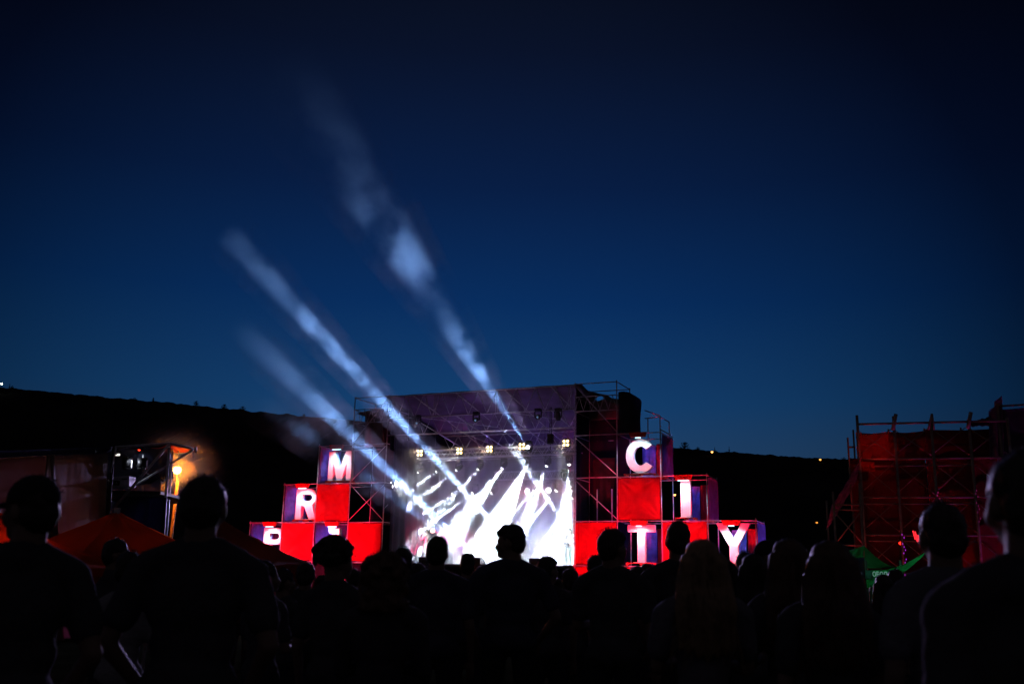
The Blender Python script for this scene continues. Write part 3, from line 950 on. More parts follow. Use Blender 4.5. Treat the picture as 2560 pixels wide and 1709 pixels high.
for k, a in enumerate([(337, 993, 14, 7, 'low bush on the left ridge, farthest left of the row above the tent roof'), (383, 1000, 5, 11, 'thin upright bush on the left ridge above the tent lamp'),
                       (490, 1012, 17, 13, 'round bush on the left ridge straight above the orange lamp'), (560, 1018, 19, 12, 'wide bush on the left ridge above the tall dark head'),
                       (607, 1023, 18, 11, 'ragged bush on the left ridge where the lowest beam ends'), (30, 968, 9, 9, 'small bush on the ridge beside the far white light'),
                       (1712, 1119, 26, 18, 'largest bush on the right ridge next to the letter C cube'), (1745, 1124, 12, 9, 'small bush on the right ridge, just right of the largest bush'),
                       (2110, 1146, 20, 7, 'low bush on the right ridge beside the red scaffold'), (760, 1036, 9, 8, 'small bush on the ridge left of the stage tower')]):
    shrub(*a, seed=k)
# people and posts on the ridge are tiny
for px, py, hpx, lab in ((24, 966, 10, 'thin post on the far left ridge beside the white light'), (1823, 1127, 12, 'thin mast on the right ridge, right of the orange lamp'), (1787, 1127, 8, 'short post on the right ridge beside the orange lamp')):
    b = WP(px, py, YR - 1); zb = crest_z(b.x)
    o = thing('post', lab, 'post', (b.x, b.y, zb - .5))
    MB().tube((0, 0, 0), (0, 0, hpx * YR / FPX + .5), .10, .05).tube((-.25, 0, hpx * YR / FPX * .7), (.25, 0, hpx * YR / FPX * .7), .05).build('mast', M_BARK, o)
def far_lamp(px, py, Y, r, col, s, label, h=4.0):
    b = WP(px, py, Y)
    o = thing('lamp_post', label, 'street lamp', (b.x, b.y, b.z - h))
    MB().tube((0, 0, 0), (0, 0, h - r), .06, .04).build('post', M_BARK, o)
    MB().tube((0, 0, h + r * .4), (0, 0, h + r * 1.2), r * 1.3, r * .3).build('shade', M_BARK, o)
    MB().ball((0, 0, h), (r, r, r), 2).build('bulb', emat('far_lamp_%s' % label[:6], col, s), o, smooth=True)
far_lamp(1780, 1129, 222, .26, (1, .45, .10), 4, 'small orange lamp glowing on the right ridge near the stage', 1.0)
far_lamp(2050.5, 1148, 222, .24, (1, .35, .06), 3, 'tiny red orange lamp on the right ridge near the red scaffold', 1.0)
far_lamp(2042, 1305, 120, .14, (1, .35, .05), 1.2, 'dim orange lamp low on the dark slope left of the red scaffold', 2.0)
far_lamp(1687, 1236, 90, .11, (1, .45, .15), 1.5, 'small warm lamp seen through the cube of the middle letter I', 2.5)
far_lamp(4, 959, 222, .22, (.85, 1, .75), 10, 'white green light on the far left end of the ridge', 1.3)

# ================================================================== SODIUM LAMP BY THE TENT
lp = WP(448, 1176, 33)
lf = WP(424, 1345, 33)
sl = thing('street_lamp', 'glowing orange lamp on a leaning wooden pole beside the left tent', 'street lamp', (lf.x, lf.y, gz(33)))
bx = lp.x - lf.x
hgt = lp.z - gz(33)
M_WOOD = mat('weathered_wood_pole', (.30, .20, .12), .85, 0, 5, .4, .5, 12)
MB().tube((0, 0, 0), (bx * .82, 0, hgt - .35), .075, .05, 10).build('pole', M_WOOD, sl, smooth=True)
MB().tube((bx * .82, 0, hgt - .4), (bx, -.18, hgt + .12), .02).build('arm', M_STEEL, sl)
MB().tube((bx, -.2, hgt + .10), (bx, -.2, hgt + .17), .09, .03, 14).build('shade', M_STEEL, sl)
MB().ball((bx, -.2, hgt), (.13, .13, .13), 3).build('bulb', emat('sodium_bulb', (1, .40, .05), 45), sl, smooth=True)
MB().tube((bx * .2, -.06, 1.0), (bx * .2 + .45, -.3, 1.05), .03).build('meter_box', M_WOOD, sl)
l = bpy.data.lights.new('sodium_light', 'POINT')
l.energy = 1100; l.color = (1, .20, .005); l.shadow_soft_size = .17
lo = bpy.data.objects.new('sodium_light', l); COL.objects.link(lo); lo.parent = sl; lo.location = (bx, -.2, hgt)
# ball of haze added to shape the halo round the lamp
ms = MB().ball((0, 0, 0), (3.4, 3.0, 3.4), 3).build('mist', volmat('lamp_halo', .26, .1, (1, 1, 1), lambda t_: (lambda c, ln, mr: (
    t_.links.new(c.outputs['Object'], ln.inputs[0]), t_.links.new(ln.outputs['Value'], mr.inputs[0]), mr.outputs[0])[2])(
    N(t_, 'ShaderNodeTexCoord'), N(t_, 'ShaderNodeVectorMath', operation='LENGTH'), N(t_, 'ShaderNodeMapRange'))))
for n_ in list(ms.data.materials[0].node_tree.nodes):
    if n_.bl_idname == 'ShaderNodeMapRange':
        n_.interpolation_type = 'SMOOTHSTEP'
        n_.inputs['From Min'].default_value = .0; n_.inputs['From Max'].default_value = 3.3
        n_.inputs['To Min'].default_value = 1; n_.inputs['To Max'].default_value = 0
        tm_ = ms.data.materials[0].node_tree
        pw_ = N(tm_, 'ShaderNodeMath', operation='POWER'); pw_.inputs[1].default_value = 9.0
        for lk in list(n_.outputs[0].links):
            ts_ = lk.to_socket; tm_.links.new(n_.outputs[0], pw_.inputs[0]); tm_.links.new(pw_.outputs[0], ts_)
        break
ms.location = (lp.x, lp.y - .3, lp.z)
tag(ms, 'added ball of mist that makes the halo around the orange lamp', 'mist', kind='stuff')
ic = None
rl = thing('handrail', 'thin wooden rails beside the lamp pole', 'fence', (lf.x + .3, 32, gz(32)))
for z in (1.55, 1.95):
    MB().tube((0, 0, z), (3.2, .5, z - .12), .03).build('rail', M_WOOD, rl)
for x in (.3, 2.9):
    MB().tube((x, .2, 0), (x, .2, 2.1), .04).build('post', M_WOOD, rl)

# ================================================================== LEFT TENT (open sided production tent)
YT = 27
M_PLASTIC = mat('translucent_tent_wall', (.30, .22, .20), .35, 0, .9, .35, .6, 3, spec=.5, transl=.45, trcol=(.5, .32, .25))
tent = thing('production_tent', 'large scaffold tent with plastic side walls, open bay and red lit awning at the left', 'tent', (WP(270, 1200, YT).x, YT, gz(YT)))
tx, ty, tz = tent.location
def TP(px, py, Y):
    p = WP(px, py, Y)
    return p - Vector((tx, ty, tz))
# side wall made of two long sheets meeting at x=130
def sheet(a, b, c, d_, nu=40, nv=30, amp=.06, seed=0):
    def f(u, v):
        p = a.lerp(b, u).lerp(d_.lerp(c, u), v)
        e = min(1, 6 * min(u, 1 - u))
        return p + Vector((0, -1, 0)) * amp * (noise.noise(Vector((u * 5 + seed, v * 1.6, seed))) + .6 * noise.noise(Vector((u * 14, v * 4 + u * 3, seed)))) * e
    return MB().grid(f, nu, nv, .004)
def gr(px, Y, zz=0.02):
    p = WP(px, 1400, Y); return Vector((p.x - tx, p.y - ty, gz(Y) - tz + zz))
A0, A1, A2 = TP(-260, 1165, 21), TP(130, 1138, 25), TP(271, 1133, YT)
sheet(gr(130, 25), gr(272, YT), A2, A1, seed=2).build('side_wall', M_PLASTIC, tent, smooth=True)
sheet(gr(-260, 21), gr(130, 25), A1, A0, seed=5).build('side_wall', M_PLASTIC, tent, smooth=True)
# gathered fold where the two sheets meet
MB().grid(lambda u, v: gr(130, 25).lerp(A1, v) + Vector((.1 * math.sin(u * 12) * (1 - v * .5) + (u - .3) * (.9 - .75 * v), -.12 - .06 * math.cos(u * 15), 0)), 30, 12, .004).build('side_wall', M_PLASTIC, tent, smooth=True)
# roof sheet: edge above the walls, rising to the ridge behind
R0, R1, R2, R3 = TP(-260, 1135, 22), TP(130, 1124, 25.4), TP(285, 1118, YT), TP(424, 1108, YT)
back = [p + Vector((dx_, 5, -.5)) for p, dx_ in ((R0, 0), (R1, 0), (R2, -.4), (R3, -1.5))]
rt = MB()
for seg in range(3):
    a, b = (R0, R1, R2, R3)[seg], (R0, R1, R2, R3)[seg + 1]
    c, d_ = back[seg + 1], back[seg]
    rt.grid(lambda u, v, a=a, b=b, c=c, d_=d_: a.lerp(b, u).lerp(d_.lerp(c, u), v) + Vector((0, 0, .05 * noise.noise(Vector((u * 6, v * 3, seg))))), 14, 8, .01)
rt.build('roof', M_DARKTARP, tent, smooth=True)
va = MB()
for a, b, c, d_ in ((R0, R1, A1, A0), (R1, R2, A2, A1)):
    o3 = Vector((0, -.14, 0))
    va.grid(lambda u, v, a=a, b=b, c=c, d_=d_: (a + o3).lerp(b + o3, u).lerp((d_ + o3).lerp(c + o3, u), v), 12, 3, .006)
va.build('valance', M_DARKTARP, tent, smooth=True)
# open bay frame
B0, B1 = gr(264, YT), gr(412, YT)
def tp_pipe(name, a, b, r=.035, m=None):
    return MB().tube(a, b, r).build(name, m or M_STEEL, tent, smooth=True)
tp_pipe('pole', B0, R2 + Vector((0, 0, .05)), .05, M_BLACK)
tp_pipe('pole', TP(276, 1180, YT - .1), R2 + Vector((.1, -.1, 0)), .025)
tp_pipe('pole', B1, TP(423, 1107, YT), .04)
tp_pipe('pole', gr(418, YT + 2.2), TP(432, 1112, YT + 2.2), .03)
tp_pipe('eave_beam', R2, R3, .04)
tp_pipe('brace', TP(423, 1110, YT - .05), TP(286, 1268, YT - .05), .04)
tp_pipe('brace', TP(482, 1124, YT - .1), TP(320, 1224, YT + 1.6), .03)
# red awning: underside lit red, tip out to the right
aw0, aw1, aw2, aw3 = TP(378, 1118, YT + .1), TP(424, 1108, YT), TP(489, 1122, YT + .5), TP(400, 1133, YT + 3.2)
M_AWN = mat('red_awning', (.75, .12, .06), .6, 0, 2, .2, transl=.4, trcol=(.9, .12, .05))
MB().grid(lambda u, v: aw0.lerp(aw1, u).lerp(TP(381, 1131, YT + 3.4).lerp(TP(430, 1131, YT + 3.4), u), v) + Vector((0, 0, -.05 * math.sin(u * PI))), 12, 8, .006).build('awning', M_AWN, tent, smooth=True)
MB().grid(lambda u, v: aw1.lerp(aw2, u).lerp(TP(430, 1131, YT + 3.4).lerp(TP(482, 1126, YT + 1.0), u), v) + Vector((0, 0, -.04 * math.sin(u * PI))), 12, 8, .006).build('awning', M_AWN, tent, smooth=True)
tp_pipe('awning_pole', aw1, aw2, .03); tp_pipe('awning_pole', TP(489, 1116, YT + .5), TP(489, 1130, YT + .5), .045)
for px in (447, 481):
    tp_pipe('strap', TP(px, 1126, YT + .6), TP(px, 1143, YT + .6), .012)
# skirt of the open bay and the back of it
sheet(gr(285, YT - .05), gr(413, YT - .05), TP(415, 1243, YT - .05), TP(298, 1238, YT - .05), seed=9, amp=.08).build('bay_skirt', mat('navy_skirt', (.03, .03, .075), .8, 0, 2, .3), tent, smooth=True)
sheet(gr(262, YT + 4.6), gr(408, YT + 4.6), TP(404, 1128, YT + 4.6), TP(285, 1128, YT + 4.6), seed=11).build('back_wall', mat('grey_tent_lining', (.10, .10, .12), .8, 0, 1.5, .4), tent, smooth=True)
# grey floor slab/shelf inside
MB().box(TP(350, 1243, YT + 2.2), (2.6, 4.0, .08)).build('bay_floor', M_DECK, tent)
# lamps inside the tent (things)
def small_spot(parent, loc, d, p, cone, col):
    return spot('inner_light', parent, loc, d, p, cone, col, .8, .08)
for px, lab in ((318, 'black can lamp hanging left inside the open tent bay'), (356, 'black can lamp hanging right inside the open tent bay')):
    p = WP(px, 1159, YT + 1.2)
    c = thing('hanging_lamp', lab, 'stage light', p, 0, 'can lamps in the tent bay')
    MB().tube((0, 0, .16), (0, 0, -.12), .15, .12, 16).ball((0, 0, -.13), (.12, .12, .06), 2).build('can', M_BLACK, c, smooth=True)
    MB().tube((0, 0, .16), (0, 0, .42), .02).tube((-.1, 0, .3), (.1, 0, .3), .03).build('hook', M_ALU, c)
    MB().tube((.14, -.04, .1), (.15, -.04, -.12), .012).build('handle', M_ALU, c)
p = WP(308, 1206, YT + .5)
dk = thing('control_case', 'pale equipment case with a dark socket panel inside the tent bay', 'equipment case', p)
MB().box((0, 0, 0), (.52, .5, .30), Matrix.Rotation(R(-6), 3, 'Y')).build('case', mat('pale_case', (.45, .43, .5), .5, 0, 4, .15), dk, bevel=.02)
MB().box((-.08, -.26, -.03), (.17, .02, .13)).build('socket_panel', M_BLACK, dk)
MB().box((.13, -.26, .08), (.15, .02, .03)).build('handle', M_BLACK, dk)
MB().ball((-.08, -.275, -.03), .02, 1).build('knob', M_ALU, dk)
w = thing('work_lamp', 'small white work lamp under the roof of the tent bay', 'lamp', WP(290, 1136, YT + .7))
MB().box((0, 0, 0), (.20, .06, .05)).build('lamp_body', emat('work_lamp_glow', (1, .95, .85), 1.6), w)
small_spot(w, (.3, .3, -.1), (.6, 1, -.5), 26, 140, (.8, .85, 1))
w = thing('work_lamp', 'small red lamp at the roof corner of the tent bay', 'lamp', WP(348, 1124, YT + .5))
MB().box((0, 0, 0), (.05, .05, .04)).build('lamp_body', emat('red_work_lamp', (1, .05, .02), 3), w)
small_spot(w, (.6, .5, -.4), (1, .5, .9), 60, 120, (1, .06, .03))
# warm and purple light inside the plastic walls
w = thing('work_lamp', 'lamp standing inside the left tent behind the plastic wall', 'lamp', (WP(150, 1300, YT + 1.5).x, YT + 1.5, gz(28)))
MB().tube((0, 0, 0), (0, 0, 1.6), .03).build('stand', M_BLACK, w)
MB().box((0, 0, 1.7), (.25, .1, .16)).build('lamp_head', M_BLACK, w)
small_spot(w, (0, -.1, 1.75), (-.5, -1, .35), 80, 150, (1, .36, .16))
small_spot(w, (0, -.1, 1.6), (-.1, -1, -.3), 80, 150, (.8, .12, .8))

# ================================================================== CANOPIES
def canopy(label, apex, corners, m, name='canopy_tent', legs=True, top=True, sag=.12):
    """four sided pitched canopy: apex and four eave corners in world coordinates"""
    base = Vector((apex.x, apex.y, gz(apex.y)))
    o = thing(name, label, 'canopy', base)
    cs = [c - base for c in corners]; a = apex - base
    mb = MB()
    for k in range(len(cs)):
        p, q = cs[k], cs[(k + 1) % len(cs)]
        mb.grid(lambda u, v, p=p, q=q: a.lerp(p.lerp(q, u), v) + Vector((0, 0, -sag * math.sin(v * PI) * (1 - .0 * u) - .10 * math.sin(u * PI) * math.sin(v * PI) + .03 * noise.noise(Vector((u * 6 + k, v * 6, 1))))), 16, 14, .006)
    mb.build('canopy_cloth', m, o, smooth=True)
    vm = MB()
    for k in range(len(cs)):
        p, q = cs[k], cs[(k + 1) % len(cs)]
        vm.grid(lambda u, v, p=p, q=q: p.lerp(q, u) + Vector((0, 0, .0 - .26 * v)) + Vector((0, .02 * math.sin(u * 40), 0)), 24, 2, .005)
    vm.build('valance', m, o, smooth=True)
    if legs:
        for c in cs:
            MB().tube((c.x, c.y, 0), c, .025).build('leg', M_STEEL, o)
    if top:
        MB().tube(a + Vector((0, 0, -.1)), a + Vector((0, 0, .05)), .05).build('finial', M_STEEL, o)
    return o
M_ORANGE = mat('orange_canopy_cloth', (.75, .13, .03), .7, 0, 1.5, .15, .3, 6, transl=.45, trcol=(.9, .16, .03))
M_BROWN = mat('brown_canopy_cloth', (.32, .11, .07), .8, 0, 1.2, .25, .3, 6, transl=.3, trcol=(.4, .10, .06))
def square_canopy(label, px, py, Y, half, drop, m, rot=.6):
    a = WP(px, py, Y)
    cs = [a + Vector((math.cos(rot + k * PI / 2) * half, math.sin(rot + k * PI / 2) * half, -drop)) for k in range(4)]
    return canopy(label, a, cs, m)
o = square_canopy('large orange canopy tent glowing dully in front of the left tent', 293, 1277, 15, 2.75, .95, M_ORANGE, -PI / 2 + .12)
def canopy_lamp(parent, z, p, col=(1, .16, .03)):
    f = MB().box((0, 0, z + .05), (.3, .3, .05)).build('inner_lamp', M_BLACK, parent)
    spot('canopy_light', parent, (0, 0, z), (0, 0, 1), p, 170, col, .6, .2)
canopy_lamp(o, 1.3, 3.2, (1, .26, .08))
o2 = square_canopy('bright orange canopy tent at the left edge behind the man in the cap', -8, 1277, 13, 2.0, .7, M_ORANGE, -PI / 2 + .3)
canopy_lamp(o2, 1.5, 26)
# brown canopy sloping down in front of the left stack
a = WP(545, 1293, 12)
o = canopy('dark brown canopy tent whose slope cuts across the letter P', a, [WP(778, 1408, 12.5), WP(640, 1400, 15.5), WP(330, 1395, 13), WP(480, 1420, 10.2)], M_BROWN, sag=.03)
canopy_lamp(o, 1.2, 3.0, (1, .30, .18))

# ---- green beer tent at right
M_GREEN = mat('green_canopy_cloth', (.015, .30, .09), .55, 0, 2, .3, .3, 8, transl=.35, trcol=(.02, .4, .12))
M_GREEN2 = mat('deep_green_print', (.02, .09, .08), .6, 0, 3, .3)
YG = 17
gt = thing('beer_tent', 'green promotional tent with sagging roof and white blackletter text', 'tent', (WP(2165, 1400, YG).x, YG, gz(YG)))
gx = Vector(gt.location)
def GP(px, py, Y): return WP(px, py, Y) - gx
ga, gb, gc, gd = GP(2098, 1383, YG + .6), GP(2160, 1363, YG), GP(2225, 1411, YG + .1), GP(2314, 1378, YG - .6)
def vsheet(a, b, ca, cb, m, name, n=20, w=.02):
    MB().grid(lambda u, v: a.lerp(b, u).lerp(ca.lerp(cb, u), v) + Vector((0, w * math.sin(u * 17 + v * 5), 0)), n, n // 2, .006).build(name, m, gt, smooth=True)
vsheet(ga, gb, GP(2105, 1398, YG + .5), GP(2160, 1392, YG), M_GREEN, 'roof_flap')
vsheet(GP(2105, 1398, YG + .5), GP(2160, 1392, YG), GP(2112, 1450, YG + .5), GP(2163, 1446, YG), mat('navy_print_panel', (.03, .03, .08), .6, 0, 3, .3), 'side_panel')
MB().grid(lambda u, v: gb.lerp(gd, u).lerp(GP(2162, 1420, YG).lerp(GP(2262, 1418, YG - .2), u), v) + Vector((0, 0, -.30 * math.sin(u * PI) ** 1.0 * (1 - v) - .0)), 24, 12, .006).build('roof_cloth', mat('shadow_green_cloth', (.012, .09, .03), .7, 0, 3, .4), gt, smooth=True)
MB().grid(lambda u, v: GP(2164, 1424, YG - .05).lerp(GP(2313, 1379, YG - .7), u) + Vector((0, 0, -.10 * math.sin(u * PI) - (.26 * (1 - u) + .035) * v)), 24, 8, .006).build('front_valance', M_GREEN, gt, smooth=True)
MB().grid(lambda u, v: GP(2163, 1424, YG - .08).lerp(GP(2246, 1424, YG - .25), u).lerp(GP(2163, 1446, YG - .08).lerp(GP(2240, 1447, YG - .25), u), v), 8, 4, .006).build('text_panel', M_GREEN2, gt, smooth=True)
for px, Y in ((2163, YG), (2250, YG - .3), (2112, YG + .6)):
    q_ = GP(px, 1400, Y); MB().tube((q_.x, q_.y, 0), (q_.x, q_.y, q_.z), .03).build('leg', M_BLACK, gt)
def text_obj(txt, size, m, parent, name, loc, rz=0, sx=1.0, shear=0):
    cu = bpy.data.curves.new('t', 'FONT')
    cu.body = txt; cu.size = size; cu.extrude = .004; cu.offset = size * .022; cu.shear = shear
    ob = bpy.data.objects.new('t', cu); COL.objects.link(ob)
    me = bpy.data.meshes.new_from_object(ob.evaluated_get(bpy.context.evaluated_depsgraph_get()))
    bpy.data.objects.remove(ob)
    me.transform(Matrix.Rotation(rz, 4, 'Z') @ Matrix.Rotation(PI / 2, 4, 'X') @ Matrix.Diagonal((sx, 1, 1, 1)))
    me.materials.append(m)
    o = bpy.data.objects.new(name, me); COL.objects.link(o); o.parent = parent; o.location = loc
    return o
M_PRINT = mat('white_print', (.75, .7, .8), .6)
text_obj('ОБОЛОНЬ', .105, M_PRINT, gt, 'lettering', GP(2181, 1439.5, YG - .28), 0, .82)
text_obj('Ь', .10, mat('violet_print', (.5, .25, .7), .6), gt, 'lettering', GP(2148, 1436, YG - .1), 0, .8)
spot('tent_fill', gt, (-.6, -3.0, 2.9), (.0, 1, -.35), 75, 100, (.35, 1.0, .55), .8, .1)  # added green fill in front of the tent, no fixture
spot('tent_fill', gt, (1.3, -2.5, 2.6), (.0, 1, -.3), 60, 90, (.35, 1.0, .75), .8, .1)

# ================================================================== RED SCAFFOLD AT RIGHT
YS = 30
rs = thing('scaffold_stand', 'tall scaffold wall of a second stage glowing dark red at the right', 'scaffolding', (WP(2165, 1400, YS).x, YS, gz(YS)))
sx = Vector(rs.location)
DX = Vector((1.0, -.30, 0)).normalized()     # runs to the right and slightly nearer
wb = (WP(2262, 1200, YS - .35).x - WP(2168, 1200, YS).x) / DX.x
PT = WP(2166, 1046, YS).z - gz(YS)
rows = [PT - .22, PT - 1.27, PT - 2.43, PT - 3.55, PT - 4.7, .3]
M_SC = mat('scaffold_tube', (.20, .15, .15), .5, .4, 5, .3)
def rp(name, k0, z0, k1, z1, d=0.0, r=.035):
    off = Vector((0, d, 0))
    return MB().tube(DX * wb * k0 + Vector((0, 0, z0)) + off, DX * wb * k1 + Vector((0, 0, z1)) + off, r).build(name, M_SC, rs, smooth=True)
topz = [PT + .10, PT + .04, PT - .1, PT - .1, PT - .1]
for k in range(5):
    rp('pole', k, 0, k, topz[k], 0, .045)
    rp('pole', k + .22, 0, k + .22, PT - .2, 1.1, .03)
for r_ in rows[1:]:
    for k in range(4):
        rp('ledger', k, r_, k + 1, r_, 0, .028)
        rp('ledger', k, r_ - .16, k + 1, r_ - .16, .5, .024)
for k in range(4):
    rp('ledger', k, PT - .18, k + 1, PT - .18, 0, .035)
    for a, b in zip(rows, rows[1:]):
        rp('brace', k, a - .1, k + 1, b + .1, .12, .012)
        rp('brace', k, b + .1, k + 1, a - .1, .24, .012)
# knuckles on the roof line: short stub trusses leaning back
for k in (1, 3):
    rp('stub_truss', k - .06, PT - .4, k + .06, PT + .10, -.05, .055)
rp('stub_truss', 2 - .1, PT - .4, 2 + .03, PT + .08, -.05, .035); rp('stub_truss', 2.05, PT - .4, 2 + .03, PT + .08, -.05, .03)
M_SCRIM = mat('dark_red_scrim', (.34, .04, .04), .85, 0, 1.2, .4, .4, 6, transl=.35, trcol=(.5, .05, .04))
def scrim(k0, z0, k1, z1, m, d=.6, name='scrim', seed=0, amp=.05):
    MB().grid(lambda u, v: DX * wb * (k0 + (k1 - k0) * u) + Vector((0, d + amp * noise.noise(Vector((u * 5 + seed, v * 4, seed))), z0 + (z1 - z0) * v - (.05 * math.sin(u * PI) if v > .5 else 0))), 26, 20, .004).build(name, m, rs, smooth=True)
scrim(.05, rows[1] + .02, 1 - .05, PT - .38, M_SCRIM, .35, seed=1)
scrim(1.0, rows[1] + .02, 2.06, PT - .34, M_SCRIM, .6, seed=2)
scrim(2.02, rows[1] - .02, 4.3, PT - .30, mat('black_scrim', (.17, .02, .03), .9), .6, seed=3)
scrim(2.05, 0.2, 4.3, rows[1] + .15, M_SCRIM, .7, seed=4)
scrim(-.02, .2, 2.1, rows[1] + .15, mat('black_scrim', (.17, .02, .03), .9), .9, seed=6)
MB().grid(lambda u, v: DX * wb * (.06 + .38 * u) + Vector((0, .1, rows[1] - .36 + .3 * v)), 6, 4, .004).build('small_banner', M_SCRIM, rs)
# low side frame with sloping netting
for a, z in ((-.85, 4.35), (-.12, 4.6)):
    rp('pole', a, 0, a, z + .2, -.2, .035); rp('pole', a + .07, 0, a + .07, z, .7, .03)
for z in (1.7, 2.95, 4.0, 4.15):
    rp('ledger', -.85, z, -.1, z, -.2, .026)
rp('brace', -.85, 3.95, -.12, 3.0, -.2, .02); rp('brace', -.85, 3.0, -.12, 3.95, -.2, .02); rp('brace', -.85, 1.8, -.12, 2.9, -.2, .02); rp('brace', -.85, 2.9, -.12, 1.8, -.2, .02)
MB().grid(lambda u, v: DX * wb * (-.88 + .92 * u) + Vector((0, -.1 + .7 * v + .04 * math.sin(u * 30), 4.15 + 1.5 * u ** 1.1 - v * .75)), 24, 8, .004).build('netting', mat('violet_netting', (.42, .16, .36), .8, 0, 6, .5, transl=.3), rs, smooth=True)
rp('pole', -.20, 4.0, -.20, PT - .55, .3, .03); rp('ledger', -.2, PT - .85, 0, PT - .85, .3, .03); 
# violet drapes at the top right
bx0 = 4.15
MB().grid(lambda u, v: DX * wb * (3.55 + .30 * u + .10 * v) + Vector((0, .2 + .15 * math.sin(u * 11), PT - 1.45 + (1.75 + .30 * u) * v - .2 * (1 - u))), 26, 14, .006).build('drape', mat('violet_drape', (.30, .14, .34), .8, 0, 2, .4), rs, smooth=True)
MB().grid(lambda u, v: DX * wb * (3.98 + 1.4 * u) + Vector((0, .35 + .05 * math.sin(u * 9), PT - 1.2 + 1.42 * v + .06 * u)), 20, 10, .006).build('drape', mat('plum_drape', (.12, .06, .14), .8, 0, 2, .3), rs, smooth=True)
rp('ledger', 3.8, PT + .28, 5.4, PT + .34, .1, .03); rp('pole', 3.82, 0, 3.82, PT + .36, .1, .05)
MB().grid(lambda u, v: DX * wb * (3.1 + .75 * u) + Vector((0, .3, PT - .28 + .35 * v * (.25 + .75 * u) + .06 * noise.noise(Vector((u * 9, v * 3, 0))))), 20, 5, .03).build('rolled_tarpaulin', M_DARKTARP, rs, smooth=True)
# light: red floods at its foot, violet from above
for k, (kk, p, col, v) in enumerate(((.4, 42, (1, .02, .05), (.02, .10, 1)), (2.7, 115, (1, .01, .07), (.05, .18, 1)), (-.5, 110, (1, .05, .05), (.0, .12, 1)), (3.75, 130, (.6, .10, .9), (.03, .12, 1)))):
    q = sx + DX * wb * kk + Vector((0, -1.3, 0)); q.z = gz(q.y)
    f = thing('flood_light', ('red floodlight on the grass under the near end of the red scaffold', 'red floodlight on the grass in the middle of the red scaffold', 'orange red floodlight under the low side frame of the red scaffold', 'violet floodlight on the grass under the violet drapes')[k], 'flood light', q)
    MB().box((0, 0, .25), (.4, .2, .28)).build('housing', M_BLACK, f, bevel=.02)
    MB().tube((-.24, 0, .02), (-.24, 0, .28), .015).tube((.24, 0, .02), (.24, 0, .28), .015).tube((-.24, 0, .02), (.24, 0, .02), .015).build('yoke', M_BLACK, f)
    spot('flood_beam', f, (0, .14, .4), v, p, 85, col, .8, .12)
spot('scaffold_fill', rs, DX * wb * .3 + Vector((0, -1.2, PT - 1.2)), (.1, 1, .15), 45, 70, (1, .03, .01), .8, .1)  # added red fill that brightens the upper left scrim, no fixture
# coloured strings of tiny lamps wound on two poles
LEDS = [(1.0, 1.55, 3.35, (.75, .05, 1.0), .6, 'violet light string wound down the second pole of the red scaffold'), (2.0, 3.6, 4.6, (1, .04, .35), .35, 'pink light string wound on the third pole of the red scaffold'),
        (3.0, 3.65, 4.7, (.85, .06, .45), .15, 'dull pink light string wound on the fourth pole of the red scaffold')]
for kk, za, zb, col, st, lab in LEDS:
    q = sx + DX * wb * kk + Vector((0, -.08, 0))
    s_ = thing('light_string', lab, 'light string', (q.x, q.y, sx.z + za), 0)
    MB().tube((0, 0, 0), (0, 0, zb - za), .012, n=5).build('cable', M_BLACK, s_)
    b = MB(); n = int((zb - za) / .09)
    for k in range(n):
        if (k * 7) % 5 < 4:
            b.ball((.035 * math.sin(k * 1.9), -.03 + .02 * math.cos(k * 1.9), k * .09 + .02), (.013, .013, .03), 1)
    b.build('bulb_row', emat('led_%s' % lab[:5], col, st), s_)
q = WP(2293, 1352, YS - 1.0)
s_ = thing('light_string', 'bright red tube lamps low on the second pole of the red scaffold', 'light string', q)
for k, (x, z0, z1) in enumerate(((-.10, .05, .30), (-.04, -.02, .28), (.03, -.16, .18), (.085, -.20, .05))):
    MB().tube((x, 0, z1), (x + .05, 0, z0), .018).build('tube', emat('red_tube', (1, .02, .03), 2.2), s_)
q = WP(2251, 1357, YS)
s_ = thing('signal_lamp', 'small round red lamp glowing near the foot of the red scaffold', 'lamp', q)
MB().ball((0, 0, 0), .05, 2).build('bulb', emat('red_signal', (1, .02, .01), 3), s_, smooth=True)
MB().tube((0, .06, -.9), (0, .06, .05), .02).build('stand', M_BLACK, s_)
# closed screen across the far end of the red scaffold
MB().grid(lambda u, v: DX * wb * (3.05 + 1.9 * u) + Vector((0, .12 + .06 * math.sin(u * 13), .2 + (PT - 1.5) * v)), 20, 10, .006).build('end_screen', mat('black_scrim', (.17, .02, .03), .9), rs, smooth=True)
